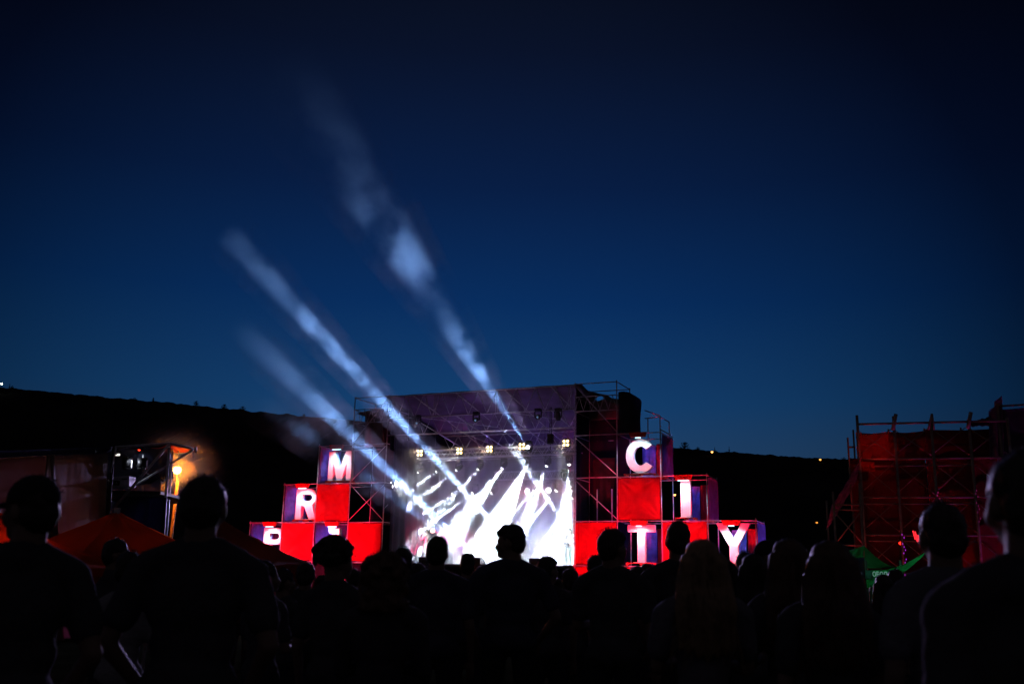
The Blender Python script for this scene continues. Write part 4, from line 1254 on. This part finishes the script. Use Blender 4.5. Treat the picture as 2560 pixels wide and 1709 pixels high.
# ================================================================== PEOPLE
M_SKIN = mat('skin', (.20, .13, .10), .55, 0, 14, .08)
M_SKIN2 = mat('pale_skin', (.62, .45, .38), .55, 0, 14, .06)
HAIRM = {'dark': mat('dark_hair', (.018, .012, .010), .5, 0, 30, .4, spec=.4), 'brown': mat('brown_hair', (.07, .035, .02), .5, 0, 30, .4, spec=.4),
         'blonde': mat('blonde_hair', (.24, .155, .085), .45, 0, 30, .3, spec=.4), 'curly': mat('auburn_hair', (.09, .045, .025), .5, 0, 30, .4, spec=.4)}
CLOTH = {}
def cloth_mat(c):
    k = '%s' % (c,)
    if k not in CLOTH:
        CLOTH[k] = mat('garment_%d' % len(CLOTH), c, .9, 0, 5, .2, .4, 40, spec=.1)
    return CLOTH[k]
def remeshed(m, voxel, smooth=5):
    """weld the overlapping forms in an MB into one continuous skin"""
    me = bpy.data.meshes.new('tmp')
    m.bm.to_mesh(me); m.bm.free()
    ob = bpy.data.objects.new('tmp', me)
    COL.objects.link(ob)
    md = ob.modifiers.new('r', 'REMESH'); md.mode = 'VOXEL'; md.voxel_size = voxel; md.use_smooth_shade = True
    if smooth:
        sm = ob.modifiers.new('s', 'SMOOTH'); sm.factor = .5; sm.iterations = smooth
    dg = bpy.context.evaluated_depsgraph_get()
    out_ = bpy.data.meshes.new_from_object(ob.evaluated_get(dg))
    bpy.data.objects.remove(ob); bpy.data.meshes.remove(me)
    return out_
def mesh_child(name, me, m, parent):
    me.materials.clear(); me.materials.append(m)
    me.polygons.foreach_set('use_smooth', [True] * len(me.polygons))
    me.name = name
    o = bpy.data.objects.new(name, me)
    COL.objects.link(o); o.parent = parent
    return o
ARMS = {
    'down': ((.235, -.03, 1.10), (.245, .05, .86), (0, .15, -1)),
    'pocket': ((.275, -.06, 1.10), (.19, .07, .93), (-.3, .3, -1)),
    'crossed': ((.245, .03, 1.12), (.03, .22, 1.16), (-1, .1, .05)),
    'front': ((.225, .04, 1.11), (.10, .27, 1.12), (-.4, 1, .25)),
    'phone': ((.22, .06, 1.13), (.07, .27, 1.30), (-.15, .4, 1)),
    'mouth': ((.27, .12, 1.24), (.07, .21, 1.47), (-.6, .1, .6)),
    'guitar_l': ((.30, .05, 1.16), (.42, .22, 1.30), (.3, .4, .9)),
    'guitar_r': ((.28, -.02, 1.12), (.08, .20, 1.02), (-.8, .3, -.4)),
}
def person(label, px, top, Y, arms=('down', 'down'), yaw=0, hyaw=0, hair='short', hcol='dark', shirt=(.06, .06, .07), trousers=(.03, .03, .04), wide=1.0, hw=1.0,
           long_sleeve=False, cap=None, glasses=False, lean=0, vox=None, skin=None, world=None, H=None, group='people in the crowd', tilt=0, hood=False, female=False, stance=1.0):
    """px,top: head centre and top of the head as seen in the photograph, Y: distance"""
    if world is None:
        p = WP(px, top, Y)
        base = Vector((p.x, Y, gz(Y)))
        H = p.z - base.z - (.012 if hair != 'curly' else .05) - (.01 if cap else 0)
    else:
        base = Vector(world)
    s = H / 1.75
    o = thing('person', label, 'person', base, yaw, group)
    o['height_m'] = round(H, 2)
    print('PERSON %-60s Y=%.1f H=%.2f' % (label[:60], Y or 0, H))
    v = vox or (.0105 if (Y or 50) < 5.2 else .014 if (Y or 50) < 9 else .018)
    SW = wide * s
    def P(x, y, z):
        q = Vector((x * (SW if z < 1.47 else s), y * s, z * s))
        if lean: q.y += lean * max(0, z - .9) * s; q.x += 0
        return q
    piv = P(0, -.01, 1.52)
    HR = Matrix.Rotation(hyaw, 3, 'Z') @ Matrix.Rotation(tilt, 3, 'X')
    def Hd(x, y, z):
        q = Vector((x * s * hw, y * s, (z - 1.52) * s))
        return piv + HR @ q
    r = lambda a: a * s
    hr = HR.to_4x4()
    def head(m, g=0):
        m.ball(Hd(0, -.012, 1.645), (r(.076 * hw + g), r(.094 + g), r(.100 + g)), 3, HR)
        m.ball(Hd(0, .030, 1.585), (r(.058 * hw), r(.062), r(.078)), 2, HR)
    def torso(m, g=0, hem=.84):
        m.ball(P(0, 0, 1.27), (.158 * SW + g, r(.105) + g, r(.20)), 3)
        m.ball(P(0, .0, 1.37), (.150 * SW + g, r(.088) + g, r(.085) + g * .5), 2)
        for sx_ in (-1, 1):
            m.cap(P(sx_ * .04, -.02, 1.455), P(sx_ * .165, -.005, 1.388), r(.052) + g, r(.056) + g)
            if female: m.ball(P(sx_ * .075, .09, 1.24), (r(.065) + g,) * 3, 2)
        m.ball(P(0, 0, 1.10), ((.125 if female else .14) * SW + g, r(.092) + g, r(.17)), 2)
        m.ball(P(0, -.005, .95), ((.172 if female else .158) * SW + g, r(.115) + g, r(.13)), 2)
    body = MB()
    head(body)
    body.ball(Hd(0, .082, 1.545), r(.026), 2, HR)                       # chin
    body.cap(Hd(0, .088, 1.632), Hd(0, .116, 1.598), r(.010), r(.014))    # nose
    body.cap(Hd(-.012, .10, 1.593), Hd(.012, .10, 1.593), r(.012), r(.012))
    body.cap(Hd(-.035, .078, 1.648), Hd(.035, .078, 1.648), r(.014), r(.014))  # brow
    body.cap(Hd(-.018, .090, 1.570), Hd(.018, .090, 1.570), r(.010), r(.010))  # lips
    for sx_ in (-1, 1):
        body.ball(Hd(sx_ * .079, -.008, 1.615), (r(.011), r(.022), r(.033)), 2, HR)
        body.ball(Hd(sx_ * .048, .06, 1.60), (r(.022), r(.026), r(.03)), 2, HR)
    body.cap(P(0, -.018, 1.43), Hd(0, -.018, 1.56), r(.068 if not female else .052), r(.062 if not female else .049))
    torso(body)
    hands = []
    for i, sx_ in enumerate((-1, 1)):
        el, wr, fd = ARMS[arms[i]]
        sh = P(sx_ * .190, -.005, 1.375)
        e = P(sx_ * el[0], el[1], el[2]); w = P(sx_ * wr[0], wr[1], wr[2])
        body.cap(sh, e, r(.050), r(.040)); body.cap(e, w, r(.039), r(.027))
        f = Vector((sx_ * fd[0], fd[1], fd[2])).normalized()
        side = f.cross(Vector((0, 1, 0)) if abs(f.y) < .8 else Vector((0, 0, 1))).normalized()
        nrm = side.cross(f).normalized()
        pc = w + f * r(.055)
        pm = Matrix((side, f, nrm)).transposed()
        body.ball(pc, (r(.040), r(.052), r(.018)), 2, pm)
        curl = .45 if arms[i] in ('down', 'pocket') else .9
        for k, L in enumerate((.068, .078, .072, .056)):
            off = side * r(-.030 + .020 * k)
            a = pc + f * r(.036) + off
            d1 = (f + nrm * curl * .5).normalized(); d2 = (f + nrm * curl * 1.6).normalized()
            b = a + d1 * r(L * .55); c = b + d2 * r(L * .5)
            body.cap(a, b, r(.0095), r(.0088), 1); body.cap(b, c, r(.0088), r(.0078), 1)
        th = pc - f * r(.02) - side * r(.034) * 1
        t2 = th + (f * .8 - side * .75 + nrm * .4).normalized() * r(.036)
        body.cap(th, t2, r(.012), r(.0105), 1); body.cap(t2, t2 + (f + nrm * .6).normalized() * r(.028), r(.0105), r(.009), 1)
        hands.append((w, f, pc))
        hp = P(sx_ * .085, 0, .90); kn = P(sx_ * .105 * stance, .015, .49); an = P(sx_ * .115 * stance, -.02, .09)
        body.cap(hp, kn, r(.085), r(.054)); body.cap(kn, an, r(.053), r(.036))
        body.cap(P(sx_ * .115 * stance, -.04, .045), P(sx_ * .13 * stance, .14, .035), r(.038), r(.030))
    bo = mesh_child('body', remeshed(body, v, 4), skin or M_SKIN, o)
    # shirt
    g = r(.016)
    sm = MB()
    torso(sm, g)
    sm.cap(P(0, -.03, 1.44), P(0, -.03, 1.475), r(.075), r(.068))
    for sx_ in (-1, 1):
        i = 0 if sx_ < 0 else 1
        el, wr, fd = ARMS[arms[i]]
        sh = P(sx_ * .190, -.005, 1.375); e = P(sx_ * el[0], el[1], el[2]); w = P(sx_ * wr[0], wr[1], wr[2])
        if long_sleeve:
            sm.cap(sh, e, r(.066), r(.055)); sm.cap(e, w.lerp(e, .06), r(.055), r(.040))
        else:
            sm.cap(sh, sh.lerp(e, .66), r(.066), r(.064), 2)
    sm.ball(P(0, 0, .93), (.170 * SW + g, r(.122) + g, r(.10)), 2)
    if hood:
        sm.ball(P(0, -.10, 1.43), (r(.12), r(.07), r(.075)), 2)
    sme = remeshed(sm, v * 1.15, 6)
    sme2 = mesh_child('jacket' if long_sleeve else 'shirt', sme, cloth_mat(shirt), o)
    for vtx in sme.vertices:
        n_ = noise.noise(vtx.co * 7 + Vector((px or 0, 0, 0))) * .012 + noise.noise(vtx.co * 19) * .005
        vtx.co += vtx.normal * n_
    tm = MB()
    for sx_ in (-1, 1):
        hp = P(sx_ * .085, 0, .90); kn = P(sx_ * .105 * stance, .015, .49); an = P(sx_ * .115 * stance, -.02, .11)
        tm.cap(hp, kn, r(.100), r(.068)); tm.cap(kn, an, r(.068), r(.056))
    tm.ball(P(0, -.005, .93), (.168 * SW, r(.125), r(.10)), 2)
    mesh_child('trousers', remeshed(tm, v * 1.3, 4), cloth_mat(trousers), o)
    for sx_ in (-1, 1):
        MB().cap(P(sx_ * .115 * stance, -.05, .045), P(sx_ * .132 * stance, .15, .040), r(.046), r(.040)).build('shoe', M_BLACK, o, smooth=True)
    # hair
    rr = random.Random(hash((px or 3, top or 5)) % 9999)
    hm_ = HAIRM[hcol]
    strands = MB(); ns = 0
    def strand(a, b, c, w=.0016):
        strands.tube(a, b, r(w), r(w), 3); strands.tube(b, c, r(w), r(w * .5), 3)
    hb = MB()
    if hair in ('short', 'quiff', 'bun', 'flat'):
        hb.ball(Hd(0, -.022, 1.662), (r(.082 * hw), r(.097), r(.097)), 3, HR)
        hb.ball(Hd(0, -.045, 1.625), (r(.078 * hw), r(.074), r(.095)), 3, HR)
        if hair == 'quiff':
            hb.cap(Hd(0, .03, 1.728), Hd(.0, .084, 1.712), r(.036), r(.020))
            hb.cap(Hd(-.04, .02, 1.712), Hd(-.03, .075, 1.70), r(.034), r(.02)); hb.cap(Hd(.04, .02, 1.712), Hd(.03, .075, 1.70), r(.034), r(.02))
        if hair == 'flat':
            hb.ball(Hd(0, -.005, 1.72), (r(.074 * hw), r(.085), r(.045)), 2, HR)
        if hair == 'bun':
            hb.ball(Hd(0, -.075, 1.735), r(.042), 2)
        me = remeshed(hb, .010, 2)
        for vt in me.vertices:
            vt.co += vt.normal * (noise.noise(vt.co * 38) * .006 + noise.noise(vt.co * 14) * .007)
        for k in range(90):
            a = rr.random() * 2 * PI; e_ = rr.uniform(.25, 1.5)
            n_ = Vector((math.cos(a) * math.cos(e_), math.sin(a) * math.cos(e_), math.sin(e_)))
            p = Hd(n_.x * .078, -.022 + n_.y * .092, 1.662 + n_.z * .092)
            d = (HR @ n_ + Vector((rr.uniform(-.5, .5), rr.uniform(-.5, .5), rr.uniform(-.2, .6)))).normalized()
            strand(p, p + d * r(.014), p + d * r(.022) + Vector((rr.uniform(-.004, .004), 0, 0)), .0013)
    elif hair == 'long':
        hb.ball(Hd(0, -.022, 1.662), (r(.086 * hw), r(.103), r(.098)), 3, HR)
        top_ = Hd(0, -.05, 1.64)
        for k in range(-3, 4):
            x = k / 3
            a = Hd(x * .070, -.055 - .02 * (1 - abs(x)), 1.64)
            b = P(x * .100, -.105 + .03 * abs(x), 1.40); b.x = x * .105 * s * hw
            c = P(0, -.125 + .03 * abs(x), 1.16 + .05 * abs(x)); c.x = x * .125 * s * hw
            hb.cap(a, b, r(.046), r(.045), 2); hb.cap(b, c, r(.044), r(.014), 2)
        me = remeshed(hb, .011, 4)
        for vt in me.vertices:
            vt.co += vt.normal * (noise.noise(Vector((vt.co.x * 60, vt.co.y * 60, vt.co.z * 5))) * .008 + noise.noise(vt.co * 9) * .008)
        for k in range(260):
            a = rr.uniform(-PI * .95, -.05 * PI) if k % 3 else rr.choice((-PI, 0)) + rr.uniform(-.2, .3)
            z = rr.uniform(1.2, 1.70)
            spr = .092 + .07 * max(0, (1.62 - z) / .45)
            p0_ = Hd(math.cos(a) * .088, -.03 + math.sin(a) * .095, z) if z > 1.52 else Vector((math.cos(a) * spr * s * hw, -.06 * s + math.sin(a) * .085 * s, z * s))
            q1 = p0_ + Vector((math.cos(a) * r(.012) + rr.uniform(-.008, .008), rr.uniform(-.01, .005), r(-.06)))
            q2 = q1 + Vector((math.cos(a) * r(.006) + rr.uniform(-.012, .012), rr.uniform(-.01, .01), r(-.07)))
            strand(p0_, q1, q2, .0015)
    else:  # curly / mop
        R0_ = (.125, .125, .115) if hair == 'curly' else (.134, .128, .108)
        cz = 1.645 if hair == 'curly' else 1.672
        hb.ball(Hd(0, -.03, cz), tuple(r(q_ * .86) for q_ in R0_), 3, HR)
        if hair == 'curly':
            hb.ball(Hd(0, -.05, 1.57), (r(.125), r(.10), r(.10)), 3, HR)
        for k in range(150):
            a = rr.random() * 2 * PI; e_ = rr.uniform(-.75 if hair == 'curly' else -.5, 1.57)
            n_ = Vector((math.cos(a) * math.cos(e_), math.sin(a) * math.cos(e_), math.sin(e_)))
            if n_.y > .55 and n_.z < .35: continue
            p = Hd(n_.x * R0_[0], -.03 + n_.y * R0_[1], cz + n_.z * R0_[2])
            hb.ball(p, r(rr.uniform(.014, .026)), 1)
        if hair == 'curly':
            for k in range(70):
                a = rr.uniform(-PI, 0)
                z = rr.uniform(1.44, 1.6)
                hb.ball(Vector((math.cos(a) * .13 * s, (-.04 + math.sin(a) * .10) * s, z * s)), r(rr.uniform(.018, .03)), 1)
        me = remeshed(hb, .010, 1)
        for vt in me.vertices:
            vt.co += vt.normal * noise.noise(vt.co * 45) * .008
        for k in range(420 if hair == 'curly' else 260):
            a = rr.random() * 2 * PI; e_ = rr.uniform(-.9 if hair == 'curly' else -.3, 1.5)
            n_ = Vector((math.cos(a) * math.cos(e_), math.sin(a) * math.cos(e_), math.sin(e_)))
            p = Hd(n_.x * R0_[0] * 1.05, -.03 + n_.y * R0_[1] * 1.05, cz + n_.z * R0_[2] * 1.05)
            t_ = Vector((rr.uniform(-1, 1), rr.uniform(-1, 1), rr.uniform(-1, 1)))
            q1 = p + (HR @ n_) * r(.012) + t_ * r(.010); q2 = q1 + t_.cross(n_) * r(.016) + n_ * r(.004)
            strand(p, q1, q2, .0013)
    # join the loose strands into the hair mesh
    bmj = bmesh.new(); bmj.from_mesh(me)
    tmp = bpy.data.meshes.new('t'); strands.bm.to_mesh(tmp); strands.bm.free()
    if (Y or 50) < 12 or world is not None: bmj.from_mesh(tmp)
    bmj.to_mesh(me); bmj.free(); bpy.data.meshes.remove(tmp)
    mesh_child('hair', me, hm_, o)
    if cap:
        c = MB()
        crown_h = 1.0
        c.ball(Hd(0, -.012, 1.672), (r(.089 * hw), r(.106), r(.094)), 3, HR)
        bmesh.ops.bisect_plane(c.bm, geom=list(c.bm.verts) + list(c.bm.edges) + list(c.bm.faces), plane_co=Hd(0, 0, 1.655), plane_no=HR @ Vector((0, 0, 1)), clear_inner=True)
        bmesh.ops.solidify(c.bm, geom=c.bm.faces[:], thickness=.004)
        cb = c.build('cap', cloth_mat((.025, .025, .03)), o, smooth=True)
        c = MB()
        fwd = 1 if cap != 'back' else -1
        def brim(u, v):
            a = -1.15 + 2.3 * u
            rad = .098 + (.082 if v > 0 else 0) * v * (math.cos(a) ** .6 if math.cos(a) > 0 else 0)
            return Hd(math.sin(a) * rad * .92, fwd * (math.cos(a) * rad * 1.02), 1.662 - .020 * v + (.0 if cap != 'flat' else .0) - .012 * math.sin(a) ** 2)
        c.grid(brim, 16, 6, .006)
        c.build('brim', cloth_mat((.025, .025, .03)), cb, smooth=True)
    if glasses:
        gm_ = MB()
        for sx_ in (-1, 1):
            gm_.tube(Hd(sx_ * .080, 0, 1.630), Hd(sx_ * .062, .098, 1.628), r(.0025), n=5)
            pts = [Hd(sx_ * .034 + .024 * math.cos(a * PI / 5), .104, 1.622 + .018 * math.sin(a * PI / 5)) for a in range(11)]
            for a, b in zip(pts, pts[1:]): gm_.tube(a, b, r(.0022), n=5)
        gm_.build('spectacles', M_BLACK, o)
    # eyes, only where a face can be seen at all
    for sx_ in (-1, 1):
        MB().ball(Hd(sx_ * .032, .083, 1.625), r(.0115), 2).build('eye', mat('eye_white', (.5, .5, .5), .3), o, smooth=True)
    return o

# ---- the foreground and middle rows, nearest the camera last
LSH = (.13, .13, .16)
crowd = [
    dict(label='man in a dark cap facing left, at the left edge, cap peak pointing left', px=88, top=1183, Y=3.75, yaw=R(28), hyaw=R(38), arms=('down', 'pocket'), cap='front', hair='short', wide=1.0),
    dict(label='broad man with short hair seen from behind, nearest the orange lamp', px=519, top=1188, Y=4.1, arms=('pocket', 'pocket'), wide=1.16, hw=1.12),
    dict(label='person in spectacles looking right in front of the large orange canopy', px=301, top=1344, Y=7.6, yaw=R(-40), hyaw=R(-30), glasses=True, arms=('down', 'front')),
    dict(label='short woman in a pale top standing before the large orange canopy', px=331, top=1374, Y=5.9, shirt=(.22, .22, .24), arms=('front', 'front'), female=True, hcol='dark', wide=.9, hw=1.05),
    dict(label='woman with a small hair bun looking right beside the broad man', px=672, top=1399, Y=6.6, yaw=R(-35), hyaw=R(-25), hair='bun', female=True, arms=('front', 'front'), wide=.9),
    dict(label='person with a glint at the face between the hair bun and the brown canopy', px=716, top=1418, Y=8.0, yaw=R(-30), hyaw=R(-20), arms=('phone', 'front'), wide=.9),
    dict(label='round headed person under the tip of the brown canopy', px=768, top=1403, Y=8.4, wide=.95, hw=1.1),
    dict(label='person with a big swept mop of hair in front of the left letter I', px=848, top=1351, Y=5.9, yaw=R(-18), hyaw=R(-35), hair='mop', hcol='dark', arms=('down', 'front'), wide=1.02),
    dict(label='small dark head between the mop of hair and the curly haired woman', px=886, top=1418, Y=10.5, wide=.9),
    dict(label='woman with wide curly auburn hair left of the singer', px=966, top=1364, Y=5.0, hair='curly', hcol='curly', female=True, arms=('front', 'front'), shirt=(.05, .05, .06), wide=1.04, hw=1.08, long_sleeve=True),
    dict(label='person peeking from behind the curly haired woman', px=1010, top=1365, Y=9.0, hw=1.05),
    dict(label='small head between the curly haired woman and the singer', px=1047, top=1406, Y=9.6, hw=1.15, wide=.9),
    dict(label='man with cropped hair and round ears seen from behind, covering the singer', px=1095, top=1338, Y=7.5, arms=('pocket', 'down'), wide=1.12, hw=1.02, shirt=(.05, .05, .08)),
    dict(label='flat topped head between the cropped man and the man in profile', px=1170, top=1381, Y=10.0, hair='flat', wide=.95, hw=.92, shirt=(.04, .04, .06)),
    dict(label='tiny round head low at the drum riser', px=1200, top=1414, Y=13.5, wide=.9),
    dict(label='tall young man in left profile standing out against the white stage glare', px=1279, top=1310, Y=7.7, yaw=R(12), hyaw=R(62), hair='quiff', arms=('pocket', 'pocket'), wide=1.22, shirt=(.05, .05, .08), tilt=R(-5)),
    dict(label='person with a flick of hair just right of the profile man', px=1370, top=1390, Y=8.6, hyaw=R(-50), hair='quiff', wide=1.0, hw=1.05),
    dict(label='small round head in front of the lowest left corner of the red banner', px=1425, top=1418, Y=9.4, female=True, wide=.95, hw=1.1),
    dict(label='small head behind the shoulder of the man looking toward the letter T', px=1487, top=1386, Y=11.5, wide=.9, hw=1.1),
    dict(label='man with a quiff looking right toward the letter T', px=1532, top=1320, Y=6.8, yaw=R(-14), hyaw=R(-36), hair='quiff', arms=('front', 'down'), wide=1.12, hw=1.0),
    dict(label='woman with smooth long hair low in front of the letter T', px=1592, top=1412, Y=9.8, hair='long', female=True, wide=.9),
    dict(label='small round head just right of the letter T foot', px=1617, top=1406, Y=12.0, wide=.9, hw=1.1),
    dict(label='man with a narrow neck in front of the red banner between T and Y', px=1692, top=1302, Y=7.0, arms=('pocket', 'pocket'), wide=1.0, hw=1.0),
    dict(label='blonde woman with long straight hair and pale shoulders, seen from behind', px=1752, top=1344, Y=4.7, hair='long', hcol='blonde', female=True, shirt=LSH, wide=1.02, hw=1.12, arms=('front', 'front')),
    dict(label='person half hidden right of the blonde woman', px=1811, top=1394, Y=7.6, hair='long', female=True),
    dict(label='person in a cap whose peak points left over the letter Y cube', px=1912, top=1346, Y=7.4, yaw=R(50), hyaw=R(38), cap='front', wide=.95),
    dict(label='short haired head at the foot of the letter Y', px=1860, top=1377, Y=8.6, wide=.9),
    dict(label='woman with smooth hair in front of the letter Y foot', px=1880, top=1380, Y=6.6, hair='long', female=True, wide=.92),
    dict(label='woman with long wavy brown hair right of the letter Y', px=1966, top=1341, Y=4.9, hair='long', hcol='brown', female=True, wide=.95, hw=1.05, arms=('front', 'down')),
    dict(label='woman with long loose brown hair left of the green tent', px=2068, top=1347, Y=4.25, hair='long', hcol='brown', female=True, wide=1.0, hw=1.18, arms=('down', 'front')),
    dict(label='small head behind, between the wavy and the loose haired woman', px=2018, top=1393, Y=9.5, wide=.9, hw=1.1),
    dict(label='small round head at the right end of the green tent text', px=2233, top=1421, Y=9.8, hyaw=R(30), wide=.9),
    dict(label='small head in front of the green tent text', px=2204, top=1433, Y=9.2, hair='long', female=True, wide=.9),
    dict(label='man in a pale grey shirt with round ears before the red scaffold', px=2344, top=1254, Y=3.85, shirt=LSH, arms=('down', 'down'), wide=.98, hw=1.05),
    dict(label='very near man filling the right edge, seen from behind', px=2545, top=1124, Y=2.35, arms=('down', 'down'), wide=1.05, hw=1.12, hood=True),
]
for c in crowd:
    if c['top'] is None: continue
    person(**c)
# more listeners further down the slope, copied from two makers with their own places
protoA = person('listener with bare head far down the slope, farthest left of those', 612, 1441, 17, wide=1, vox=.018)
protoB = person('woman listener with long hair far down the slope, beside the left one', 650, 1446, 18, hair='long', female=True, wide=.9, vox=.018)
spots_ = [(700, 1440, 19), (806, 1434, 15), (925, 1440, 16), (1062, 1436, 18), (1140, 1432, 17), (1218, 1431, 20), (1228, 1437, 15), (1395, 1436, 18), (1455, 1435, 16), (1575, 1436, 18), (1640, 1432, 20), (1900, 1436, 16), (2130, 1452, 17), (2180, 1452, 19)]
near_ = ['beyond the hair bun', 'below the mop of hair', 'beyond the curly haired woman', 'in front of the singer', 'beside the flat topped head', 'left of the profile man', 'at the profile man’s elbow', 'beyond the flick of hair', 'beyond the letter T looker', 'under the letter T',
         'left of the narrow necked man', 'beyond the letter Y foot', 'in front of the green tent', 'at the left foot of the green tent']
for k, (px, top, Y) in enumerate(spots_):
    pr = (protoA, protoB)[k % 2]
    c = copy_tree(pr)
    p = WP(px, top, Y)
    c.location = (p.x, Y, gz(Y)); c.rotation_euler.z = R(rnd.uniform(-25, 25))
    sc = max(.86, min(1.08, (p.z - gz(Y)) / (pr['height_m'] + .012)))
    c.scale = (sc, sc, sc)
    c['label'] = ('far listener with bare head down the slope, ' if k % 2 == 0 else 'far woman listener with long hair, ') + near_[k].replace('’', "'")
    c['height_m'] = 0

# ---- on stage
WH = (.78, .78, .76)
sg = SPX(1066, 1400, 2.4)
singer = person('singer in white clothes lifting a green tipped microphone to the mouth', None, None, 50, arms=('mouth', 'mouth'), yaw=-AL + R(78), world=ST(sg[0], sg[1], Z0 - .02), H=1.80, shirt=WH, trousers=WH, long_sleeve=True,
                vox=.014, skin=M_SKIN2, group='performers on the stage', wide=.95)
mc = thing('microphone', 'green tipped microphone held by the singer in white', 'microphone', singer.location + Vector((0, 0, 0)), -AL + R(78))
MB().tube((.0, .255, 1.545), (.0, .36, 1.60), .014, .022, 10).build('grip', M_BLACK, mc)
MB().ball((0, .375, 1.61), .034, 2).build('grille', emat('green_led', (.05, .9, .2), .8), mc, smooth=True)
gt_ = SPX(1427, 1392, 2.6)
guitarist = person('guitarist in white at the right edge of the stage, guitar neck pointing left', None, None, 50, arms=('guitar_r', 'guitar_l'), yaw=-AL + R(150), world=ST(gt_[0] - .1, gt_[1], Z0 - .02), H=1.82, shirt=WH, trousers=(.5, .5, .52), long_sleeve=True,
                   vox=.014, skin=M_SKIN2, group='performers on the stage', hair='long', hcol='brown', stance=1.5)
gu = thing('electric_guitar', 'dark electric guitar held by the guitarist in white', 'guitar', guitarist.location, -AL + R(150))
gb_ = MB()
gb_.ball((-.10, .20, 1.00), (.17, .035, .13), 2).ball((.03, .20, 1.05), (.12, .034, .11), 2)
gbo = gb_.build('guitar_body', mat('guitar_lacquer', (.05, .06, .09), .25), gu, smooth=True)
MB().tube((.10, .20, 1.08), (.58, .22, 1.33), .022, .018).build('neck', M_WOOD, gu)
MB().box((.63, .22, 1.36), (.14, .02, .07), Matrix.Rotation(R(-27), 3, 'Y')).build('headstock', M_BLACK, gu)
for who, q_, tt in (('singer', singer, sg[0]), ('guitarist', guitarist, gt_[0] - .1)):  # lamps added only to brighten the two performers
    moving_head('dark spot lamp on the roof truss aimed down at the %s' % who, tt + .5, -.3, 8.8, (tt, 2.4, Z0 + 1.0), 3000, 13, (.95, .97, 1), blend=.5, group='added spot lamps over the performers', rl=.05, lens=emat('dim_lens', (.3, .5, .8), .5))
# drum kit on a riser in the glare
dk_ = SPX(1281, 1400, 6.0)
ri = stage_thing('drum_riser', 'low grey riser under the drum kit at the back of the stage', 'riser', dk_[0], dk_[1], Z0 - .02)
MB().box((0, 0, .2), (2.4, 1.9, .38)).build('riser_box', mat('grey_riser', (.3, .3, .32), .7, 0, 2, .15), ri, bevel=.01)
kt = stage_thing('drum_kit', 'drum kit with cymbals half lost in the white glare', 'drum kit', dk_[0], dk_[1], Z0 + .38)
DM = mat('drum_shell', (.25, .25, .28), .3, .2); CY = mat('brass_cymbal', (.55, .45, .2), .3, .9)
MB().tube((0, -.45, .30), (0, .02, .30), .29, n=24).build('bass_drum', DM, kt, smooth=False)
for x, y, z, r_, h in ((-.24, -.2, .68, .15, .2), (.20, -.2, .68, .16, .2), (.62, .25, .42, .2, .35), (-.5, .2, .58, .17, .14)):
    MB().tube((x, y, z - h / 2), (x, y, z + h / 2), r_, n=20).build('drum', DM, kt)
for x, y, z in ((-.72, -.15, 1.02), (.68, -.2, 1.12), (-.82, .25, .85), (.9, .2, 1.0)):
    c = MB().tube((x, y, 0), (x, y, z), .014).build('cymbal_stand', M_ALU, kt)
    MB().tube((x, y, z - .008), (x, y, z + .018), .22, .03, 24).build('cymbal', CY, c)
dr = person('drummer seen dimly behind the drum kit in the glare', None, None, 50, arms=('front', 'front'), yaw=-AL + PI, world=ST(dk_[0], dk_[1] + .62, Z0 - .12), H=1.62, shirt=(.2, .2, .22), vox=.018, skin=M_SKIN2, group='performers on the stage')
# floor monitors and a stage rack
for k, (t, lab) in enumerate(((-7.9, 'black wedge monitor at the stage edge near the singer'), (-5.2, 'black wedge monitor at the middle of the stage edge'), (-2.0, 'black wedge monitor at the stage edge near the guitarist'))):
    mo = stage_thing('floor_monitor', lab, 'loudspeaker', t, .45, Z0 - .02, 'wedge monitors on the stage edge')
    m = MB()
    pts = [(-.3, 0), (.3, 0), (.3, .12), (-.08, .34), (-.3, .30)]
    for x in (-.33, .33):
        m.quad([(x, a, b) for a, b in pts])
    for i in range(5):
        (a, b), (c, d) = pts[i], pts[(i + 1) % 5]
        m.quad([(-.33, a, b), (.33, a, b), (.33, c, d), (-.33, c, d)])
    m.build('cabinet', M_BLACK, mo)
    MB().box((0, .125, .245), (.58, .38, .015), Matrix.Rotation(R(-30), 3, 'X')).build('grille', mat('grille_mesh', (.05, .05, .05), .6, .3), mo)
rk = stage_thing('amplifier_rack', 'dark equipment rack with small red lights behind the singer', 'equipment rack', *SPX(1050, 1400, 4.6)[:2], Z0 - .02)
MB().box((0, 0, .65), (.6, .6, 1.3)).build('cabinet', M_BLACK, rk, bevel=.02)
for k in range(6):
    MB().box((0, -.31, .2 + k * .19), (.5, .02, .15)).build('unit_panel', mat('rack_panel', (.2, .19, .22), .4, .4), rk)
for k in range(2):
    MB().box((.18, -.325, .3 + k * .4), (.03, .01, .03)).build('indicator', emat('rack_red', (1, .05, .05), 4), rk)
